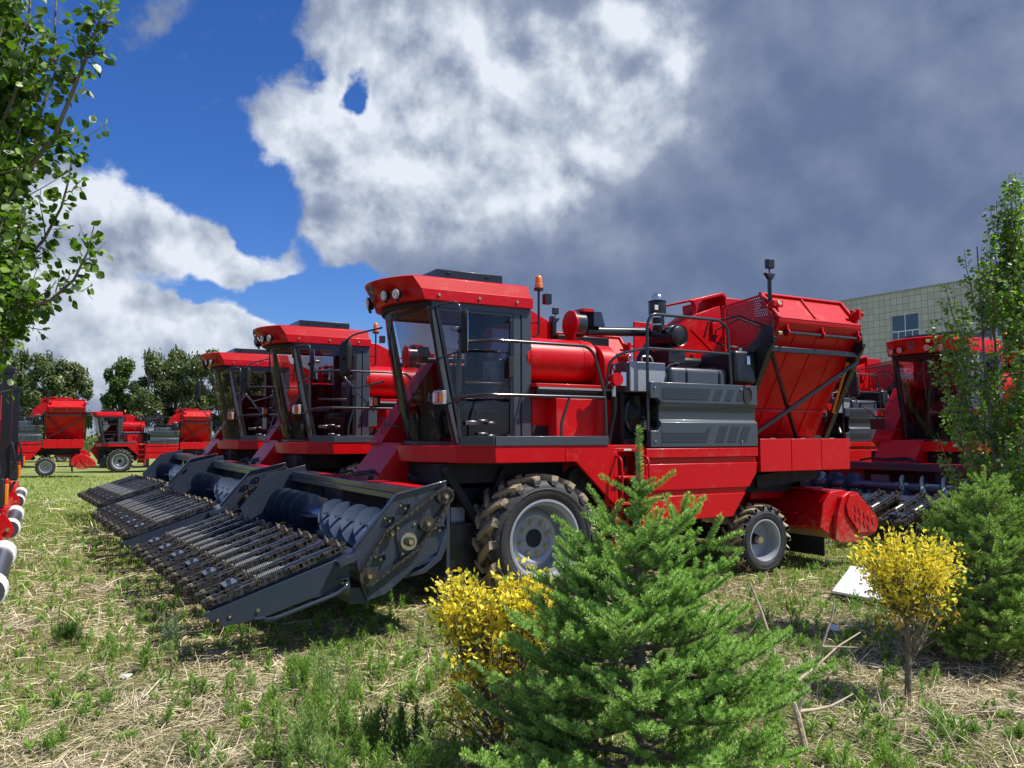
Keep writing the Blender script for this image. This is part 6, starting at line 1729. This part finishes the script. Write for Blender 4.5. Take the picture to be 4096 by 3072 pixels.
# bare inner twigs
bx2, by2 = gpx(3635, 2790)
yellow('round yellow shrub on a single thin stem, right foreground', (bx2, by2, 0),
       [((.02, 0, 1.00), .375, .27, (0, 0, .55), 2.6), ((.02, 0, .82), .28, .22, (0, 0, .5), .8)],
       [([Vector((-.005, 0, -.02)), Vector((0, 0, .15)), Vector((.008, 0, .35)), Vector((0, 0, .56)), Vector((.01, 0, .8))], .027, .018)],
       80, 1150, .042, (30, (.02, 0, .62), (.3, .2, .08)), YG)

# background trees --------------------------------------------------------------------
CL = [(-.5, 0, 0), (0, -.45, .1), (.5, .05, 0), (.1, .5, .12)]; CLF = [(0, 1, 2, 3)]
def bgtree(label, px, D, top_py, halfw, c0, c1, seed, group, nl=13000, low=.9):
    r_ = random.Random(seed); X = (px - 2048) / FPX * D
    gz_ = float(gz(np.array(X), np.array(D))); Ht = CAMH + (HOR - top_py) / FPX * D * 1.0 - gz_
    root = empty('broadleaf_tree', (X, D, gz_)); tag(root, label, 'tree', group)
    mb = MB(); S = Scatter()
    hw_ = halfw / FPX * D * 1.12
    mb.tube([Vector((0, 0, 0)), Vector((.1, 0, Ht * .3)), Vector((-.05, .1, Ht * .6)), Vector((0, 0, Ht * .9))], [.22, .18, .1, .03], 8)
    nc = 44
    for i in range(nc):
        f_ = r_.random() ** .8; z_ = low + (Ht - low) * (.02 + .93 * f_)
        env = hw_ * (math.sin(PI * min(1, (.12 + .80 * (z_ - low) / (Ht - low)))) ** .55)
        a = r_.uniform(0, 2 * PI); rr = env * math.sqrt(r_.random()) * .95
        c = np.array([math.cos(a) * rr, math.sin(a) * rr, min(z_, Ht - .25 - .35 * rr / max(.1, hw_))])
        sr = hw_ * r_.uniform(.22, .42)
        mb.tube([Vector((0, 0, max(.6, c[2] - 1.4))), Vector((c[0] * .5, c[1] * .5, c[2] - .7)), Vector(tuple(c))], [.07, .04, .015], 4)
        k = nl // nc; d = rng.normal(size=(k, 3)); d /= np.linalg.norm(d, axis=1, keepdims=True)
        rad = sr * rng.uniform(.35, 1.12, k) ** .6
        P = c + d * rad[:, None] * np.array([1, 1, .9]); P[:, 2] += .12 * rng.normal(size=k)
        P[:, 2] = np.maximum(P[:, 2], .5)
        nrm = d * .7 + rng.normal(0, .55, (k, 3)) + np.array([0, 0, .3])
        M = scaleM(frames(np.cross(nrm, rng.normal(size=(k, 3))), nrm), uni(.11, .26, k), uni(.11, .26, k))
        tint = r_.uniform(0, 1)
        S.put(CL, CLF, M, P, mixcol(c0, c1, np.clip(rng.uniform(size=k) * .6 + tint * .4, 0, 1)) * uni(.7, 1.2, k)[:, None])
    # spiky leading shoots on top
    for i in range(12):
        a = r_.uniform(0, 2 * PI); rr = hw_ * r_.uniform(0, .75); b_ = np.array([math.cos(a) * rr, math.sin(a) * rr, Ht - .5 - rr * .6]); k = 40
        t = rng.uniform(size=k); P = b_ + np.stack([rng.normal(0, .10, k) * (1 - t), rng.normal(0, .10, k) * (1 - t), t * r_.uniform(.4, .9)], 1)
        M = scaleM(frames(rng.normal(size=(k, 3))), uni(.09, .16, k), uni(.09, .16, k)); S.put(CL, CLF, M, P, mixcol(c0, c1, rng.uniform(size=k)))
    mb.build('trunk', BARK, root, smooth=50); S.build('crown', [LEAF], root)
TG = 'broadleaf trees behind the distant harvesters'
g0, g1 = (.045, .065, .026), (.22, .26, .11)
for i, (px, D, ty, hw2, lab) in enumerate([
    (85, 64, 1402, 70, 'dark green tree at far left, topmost of the left clump'),
    (195, 62, 1410, 75, 'tree in the middle of the left clump, behind the distant hopper'),
    (296, 63, 1452, 55, 'rounded lower tree on the right side of the left clump'),
    (-60, 66, 1420, 90, 'tree at the very left edge of the left clump'),
    (478, 63, 1432, 60, 'lighter green tree at the left end of the right clump, above the distant cab'),
    (590, 62, 1402, 72, 'second tree of the right clump, with a tall spiky top'),
    (700, 64, 1388, 75, 'tallest tree of the right clump, left of the third cab'),
    (805, 62, 1400, 70, 'tree of the right clump just left of the third harvester cab'),
    (910, 65, 1420, 80, 'tree of the right clump partly hidden by the third harvester cab'),
    (1010, 68, 1470, 80, 'tree seen through the glass of the third harvester cab'),
    ]):
    bgtree(lab, px, D, ty, hw2, (g0 if i % 3 else (.034, .055, .016)), (g1 if i != 4 else (.115, .19, .035)), 20 + i, TG)
# low growth at the horizon
S = Scatter(); n = 16000
D_ = uni(110, 190, n); x = (uni(-300, 1300, n) - 2048) / FPX * D_; hh = np.abs(rng.normal(0, .9, n)) * (0.6 + .8 * vnoise(x, D_ * 0, .12, 4))
P = np.stack([x, D_, -.45 + hh], 1)
S.put(CL, CLF, scaleM(frames(rng.normal(size=(n, 3))), uni(.3, .7, n), uni(.3, .7, n)), P, mixcol((.04, .065, .022), (.15, .18, .07), rng.uniform(size=n)))
o = S.build('far_hedge', [LEAF]); tag(o, 'low far hedge along the horizon', 'hedge', kind='stuff')

# dead branch, twigs, litter -------------------------------------------------------------
mb = MB()
Dd = 5.30
def dp(lst, D=Dd): return [w_at(x_, y_, D + dd) for (x_, y_, dd) in lst]
def rr(n, a, b): return [a + (b - a) * i / (n - 1) for i in range(n)]
for lst, a, b in (([(3222, 3000, -.05), (3187, 2846, 0), (3155, 2775, 0), (3123, 2711, 0), (3095, 2600, .05), (3048, 2452, .1), (3000, 2330, .15)], .022, .006),
                  ([(3190, 2850, 0), (3252, 2698, 0), (3291, 2575, .02), (3330, 2459, .05), (3338, 2400, .05)], .013, .005),
                  ([(3155, 2775, 0), (3205, 2710, .1), (3265, 2665, .2), (3352, 2585, .35), (3440, 2530, .5)], .011, .004),
                  ([(3187, 2846, 0), (3260, 2838, .05), (3323, 2824, .1), (3370, 2800, .15), (3413, 2775, .2)], .012, .004),
                  ([(3123, 2711, 0), (3160, 2685, 0), (3195, 2668, 0)], .009, .006),
                  ([(3048, 2452, .1), (3020, 2500, .1), (2990, 2545, .1)], .006, .003),
                  ([(3291, 2585, 0), (3380, 2588, .1), (3430, 2590, .1)], .005, .003)):
    k = len(lst); mb.tube(dp(lst), rr(k, a, b), 7)
o = mb.build('dead_branch', DEADW, None, smooth=50); tag(o, 'pale forked dead branch standing right of the small spruce', 'branch')
mb = MB()
for lst, a, b in (([(1640, 2935, 0), (1730, 2882, 0), (1830, 2880, .05), (1900, 2925, .1), (1960, 2990, .1)], .006, .004), ([(1830, 2950, 0), (1870, 2915, 0), (1935, 2925, 0), (2010, 2985, 0)], .006, .003), ([(1690, 2940, 0), (1745, 2970, 0)], .004, .002)):
    mb.tube(dp(lst, 5.25), rr(len(lst), a, b), 6)
o = mb.build('dry_stalk', DEADW, None, smooth=50); tag(o, 'arched pale dry stalk lying left of the spruce foot', 'stalk')
mb = MB()
for i in range(150):
    px = rng.uniform(3700, 3960); py = rng.uniform(2400, 2560); x_, y_ = gpx(px, py)
    a = rng.uniform(0, 2 * PI); L_ = rng.uniform(.15, .5); p = Vector((x_, y_, rng.uniform(0, .20))); q = p + Vector((math.cos(a) * L_, math.sin(a) * L_, rng.uniform(-.05, .22)))
    mb.tube(curve(p, q, (0, 0, .03), 3, .02), [.004, .003, .002, .0015], 4)
o = mb.build('dry_twigs', BARK, None); tag(o, 'heap of thin dry twigs under the right spruce', 'twigs', kind='stuff')
WHITE = mat('white_board', (.78, .80, .83), .6)
pts = [gpx(3329, 2392), gpx(3405, 2322), gpx(3560, 2345), gpx(3745, 2410), gpx(3650, 2452), gpx(3480, 2418)]
mb = MB(); n_ = len(pts); hs_ = [.06, .17, .17, .10, .05, .05]
vs = [(p[0], p[1], h) for p, h in zip(pts, hs_)] + [(p[0], p[1], h + .03) for p, h in zip(pts, hs_)]
mb.add(vs, [tuple(range(n_ - 1, -1, -1)), tuple(range(n_, 2 * n_))] + [(i, (i + 1) % n_, (i + 1) % n_ + n_, i + n_) for i in range(n_)])
o = mb.build('white_board', WHITE, None, bevel=.004); tag(o, 'white board lying on the grass behind the round yellow shrub', 'board')
x_, y_ = gpx(3336, 2535); mb = MB(); mb.add([(x_ - .05, y_, .04), (x_ + .05, y_ - .02, .03), (x_ + .06, y_ + .08, .07), (x_ - .03, y_ + .09, .06), (x_, y_ + .03, .09)], [(0, 1, 4), (1, 2, 4), (2, 3, 4), (3, 0, 4)])
o = mb.build('paper_scrap', WHITE, None, smooth=0); tag(o, 'crumpled white scrap on the ground behind the dead branch', 'scrap')
x_, y_ = gpx(490, 2722); mb = MB(); mb.add([(x_ - .05, y_, .02), (x_ + .05, y_ - .02, .02), (x_ + .06, y_ + .05, .04), (x_ - .04, y_ + .06, .03), (x_, y_ + .02, .05)], [(0, 1, 4), (1, 2, 4), (2, 3, 4), (3, 0, 4)])
o = mb.build('paper_scrap', WHITE, None, smooth=0); tag(o, 'small crumpled white scrap in the straw at lower left', 'scrap')

# tiled building at the right -----------------------------------------------------------
BP = Vector(((3330 - 2048) / FPX * 61.0, 61.0, -.45)); BH = 11.9 + .45
def bloc(px, py):
    d = pix_dir(px, py); o_ = Vector((0, 0, CAMH)); t = ((BP - o_).dot(HU)) / d.dot(HU); p = o_ + d * t - BP
    return (p.dot(-HV), p.z)
bt = empty('tiled_building', BP, HROT - PI / 2)   # local x = -V (towards us), local y = +U (into the building)
tag(bt, 'pale tiled flat-roofed building behind the right-hand harvester', 'building')
def tile_mat():
    m = mat('wall_tiles', (.55, .50, .38), .55)
    N, L = m.node_tree.nodes, m.node_tree.links; b = N['Principled BSDF']
    tcn = N.new('ShaderNodeTexCoord'); sp_ = N.new('ShaderNodeSeparateXYZ'); L.new(tcn.outputs['Object'], sp_.inputs[0])
    def M(op, a, c=None):
        n = N.new('ShaderNodeMath'); n.operation = op
        for i, s in enumerate((a, c)):
            if s is None: continue
            if isinstance(s, (int, float)): n.inputs[i].default_value = s
            else: L.new(s, n.inputs[i])
        return n.outputs[0]
    pitch = .46
    gx_ = M('FRACT', M('DIVIDE', M('ADD', sp_.outputs[0], sp_.outputs[1]), pitch)); gz_ = M('FRACT', M('DIVIDE', sp_.outputs[2], pitch))
    line = M('MAXIMUM', M('LESS_THAN', gx_, .06), M('LESS_THAN', gz_, .06))
    cell = N.new('ShaderNodeCombineXYZ'); L.new(M('FLOOR', M('DIVIDE', sp_.outputs[0], pitch)), cell.inputs[0]); L.new(M('FLOOR', M('DIVIDE', sp_.outputs[2], pitch)), cell.inputs[2])
    wnz = N.new('ShaderNodeTexWhiteNoise'); L.new(cell.outputs[0], wnz.inputs[0])
    ns = N.new('ShaderNodeTexNoise'); ns.inputs['Scale'].default_value = .35; ns.inputs['Detail'].default_value = 6; L.new(tcn.outputs['Object'], ns.inputs['Vector'])
    a1 = N.new('ShaderNodeMix'); a1.data_type = 'RGBA'; L.new(wnz.outputs['Value'], a1.inputs[0]); a1.inputs[6].default_value = (.52, .485, .415, 1); a1.inputs[7].default_value = (.62, .58, .50, 1)
    a2 = N.new('ShaderNodeMix'); a2.data_type = 'RGBA'; a2.blend_type = 'MULTIPLY'; a2.inputs[0].default_value = 1; L.new(a1.outputs[2], a2.inputs[6])
    cr_ = N.new('ShaderNodeMapRange'); L.new(ns.outputs['Fac'], cr_.inputs[0]); cr_.inputs[3].default_value = .75; cr_.inputs[4].default_value = 1.15; L.new(cr_.outputs[0], a2.inputs[7])
    a3 = N.new('ShaderNodeMix'); a3.data_type = 'RGBA'; L.new(line, a3.inputs[0]); L.new(a2.outputs[2], a3.inputs[6]); a3.inputs[7].default_value = (.20, .175, .13, 1)
    L.new(a3.outputs[2], b.inputs['Base Color'])
    return m
TILE = tile_mat()
BL = 46.0
wx0, wz1 = bloc(3561, 1262); wx1, wz0 = bloc(3677, 1360)
ww = wx1 - wx0
wins = []
k = 0
while wx0 + k * 6.2 + ww < BL - 1:
    wins.append(wx0 + k * 6.2); k += 1
rows_ = [(wz1 - 2.3, wz1), (wz1 - 6.2, wz1 - 3.9)]
mb = MB()   # wall pieces round the window openings
zs = sorted([0] + [a for r__ in rows_ for a in r__] + [BH])
mb.box(0, BL, 0, .3, rows_[0][1], BH); mb.box(0, BL, 0, .3, rows_[1][1], rows_[0][0]); mb.box(0, BL, 0, .3, 0, rows_[1][0])
for (a, b_) in rows_:
    xs = [0] + [v for w_ in wins for v in (w_, w_ + ww)] + [BL]
    for i in range(0, len(xs), 2): mb.box(xs[i], xs[i + 1], 0, .3, a, b_)
mb.box(0, .3, .3, 16, 0, BH); mb.box(BL - .3, BL, .3, 16, 0, BH); mb.box(.3, BL - .3, 15.7, 16, 0, BH)
mb.build('wall', TILE, bt)
mb = MB(); mb.box(.3, BL - .3, .3, 15.7, BH - .9, BH - .6); mb.box(-.06, BL + .06, -.06, .36, BH, BH + .12); mb.build('roof', mat('roof_concrete', (.35, .34, .31), .85), bt)
FRW = mat('window_frame', (.75, .76, .78), .4)
for (a, b_) in rows_:
    for w_ in wins:
        mb = MB(); y0, y1 = .08, .14; t_ = .07
        mb.box(w_, w_ + ww, y0, y1, a, a + t_); mb.box(w_, w_ + ww, y0, y1, b_ - t_, b_); mb.box(w_, w_ + t_, y0, y1, a + t_, b_ - t_); mb.box(w_ + ww - t_, w_ + ww, y0, y1, a + t_, b_ - t_)
        mz = b_ - (b_ - a) * .52; mb.box(w_ + t_, w_ + ww - t_, y0 + .002, y1 - .002, mz - .04, mz + .04)
        for f_ in (.25, .5, .75):
            mb.box(w_ + ww * f_ - .03, w_ + ww * f_ + .03, y0 + .004, y1 - .004, a + t_, (b_ - t_) if f_ == .5 else mz - .04)
        wf = mb.build('window', FRW, bt)
        mb = MB(); mb.box(w_ + t_ / 2, w_ + ww - t_ / 2, .10, .11, a + t_ / 2, b_ - t_ / 2); mb.build('pane', WGLASS, wf)
mb = MB(); mb.tube([(bloc(3738, 1320)[0], -.1, bloc(3738, 1320)[1] + .2), (bloc(3738, 1320)[0], -.1, bloc(3738, 1320)[1] - 3)], .06, 8); mb.build('drain_pipe', MATTE, bt)

# machines at the left edge ----------------------------------------------------------------
def seeder():
    root = empty('planting_machine', (0, 0, 0), HROT)
    mb = MB()
    mb.box(-.18, -.06, -.05, .07, 1.15, 2.90); mb.box(-.42, -.32, -.02, .08, .9, 2.95); mb.bar((-.35, 0, 1.3), (-2.4, 0, 1.25), .10, .12); mb.box(-.20, -.04, -.06, .08, 2.82, 2.9)
    mb.tube([(-.05, -.08, 1.9), (.0, -.10, 1.7), (-.02, -.1, 1.55)], .02, 8); mb.build('mast', BLACK, root, bevel=.006)
    mb = MB(); mb.prism([(-2.6, 1.35), (-.20, 1.35), (-.20, 2.55), (-2.6, 2.75)], .02, .9, 'y'); mb.box(-.19, -.12, -.02, .02, 1.35, 2.2); mb.build('hopper_body', RED, root, bevel=.01)
    mb = MB(); mb.bar((-.3, -.2, 1.30), (-.10, -.3, 1.02), .08, .10); mb.bar((-.10, -.4, 1.0), (-.10, 1.2, 1.0), .06, .10); mb.prism([(-.15, .70), (-.02, .68), (.03, .77), (-.01, .88), (-.10, 1.02), (-.16, .95)], -.45, -.43, 'y'); mb.prism([(-.15, .70), (-.02, .68), (.03, .77), (-.01, .88), (-.10, 1.02), (-.16, .95)], 2.13, 2.15, 'y')
    mb.bar((-.10, 1.2, 1.0), (-.10, 2.14, 1.0), .06, .08); mb.build('arm', RED, root, bevel=.006)
    mb = MB(); mb.mi(0).cyl((-.03, -.42, .79), (-.03, 2.12, .79), .105, n=24)
    for a_, b_ in ((-.40, -.14), (1.65, 2.10)):
        mb.mi(1).lathe([(.106, a_), (.122, a_ + .01), (.127, a_ + .06), (.116, a_ + .10), (.128, (a_ + b_) / 2), (.118, b_ - .05), (.125, b_ - .02), (.106, b_)], (-.03, 0, .79), 'y', 20)
    mb.mi(2).cyl((-.05, -.475, .79), (-.05, -.45, .79), .025, n=6)
    mb.build('roller', [ROLLER, WRAP, ZINC], root, smooth=50)
    mb = MB(); mb.mi(0).box(-.16, .03, .0, .09, 1.40, 1.64); mb.mi(1).box(.031, .060, .005, .085, 1.42, 1.60); mb.mi(2).box(.031, .058, .005, .085, 1.602, 1.64); mb.mi(0).bar((-.2, .04, 1.5), (-.05, .04, 1.5), .05, .05); mb.mi(0).bar((0, .04, 1.38), (-.08, .04, 1.2), .03, .03)
    mb.build('marker_lamp', [MATTE, ORANGE, REDLENS], root, bevel=.008)
    mb = MB(); mb.lathe([(.25, -.12), (.42, -.14), (.46, 0), (.42, .14), (.25, .12)], (-1.5, .5, .46), 'y', 32); mb.cyl((-1.5, .4, .46), (-1.5, .6, .46), .26, n=20); mb.build('wheel', MATTE, root, smooth=50)
    return root
sd0 = seeder()
LP = [(12, 6.7, 'nearest red planting machine at the left edge, with the largest orange lamp'), (70, 10.9, 'second red planting machine at the left edge, roller wrapped in white'), (92, 15.3, 'third red planting machine at the left edge, smallest orange lamp')]
for i, (px, D, lab) in enumerate(LP):
    o = sd0 if i == 0 else copy_tree(sd0)
    o.location = ((px - 2048) / FPX * D, D, 0); tag(o, lab, 'farm machine', 'red planting machines at the left edge')
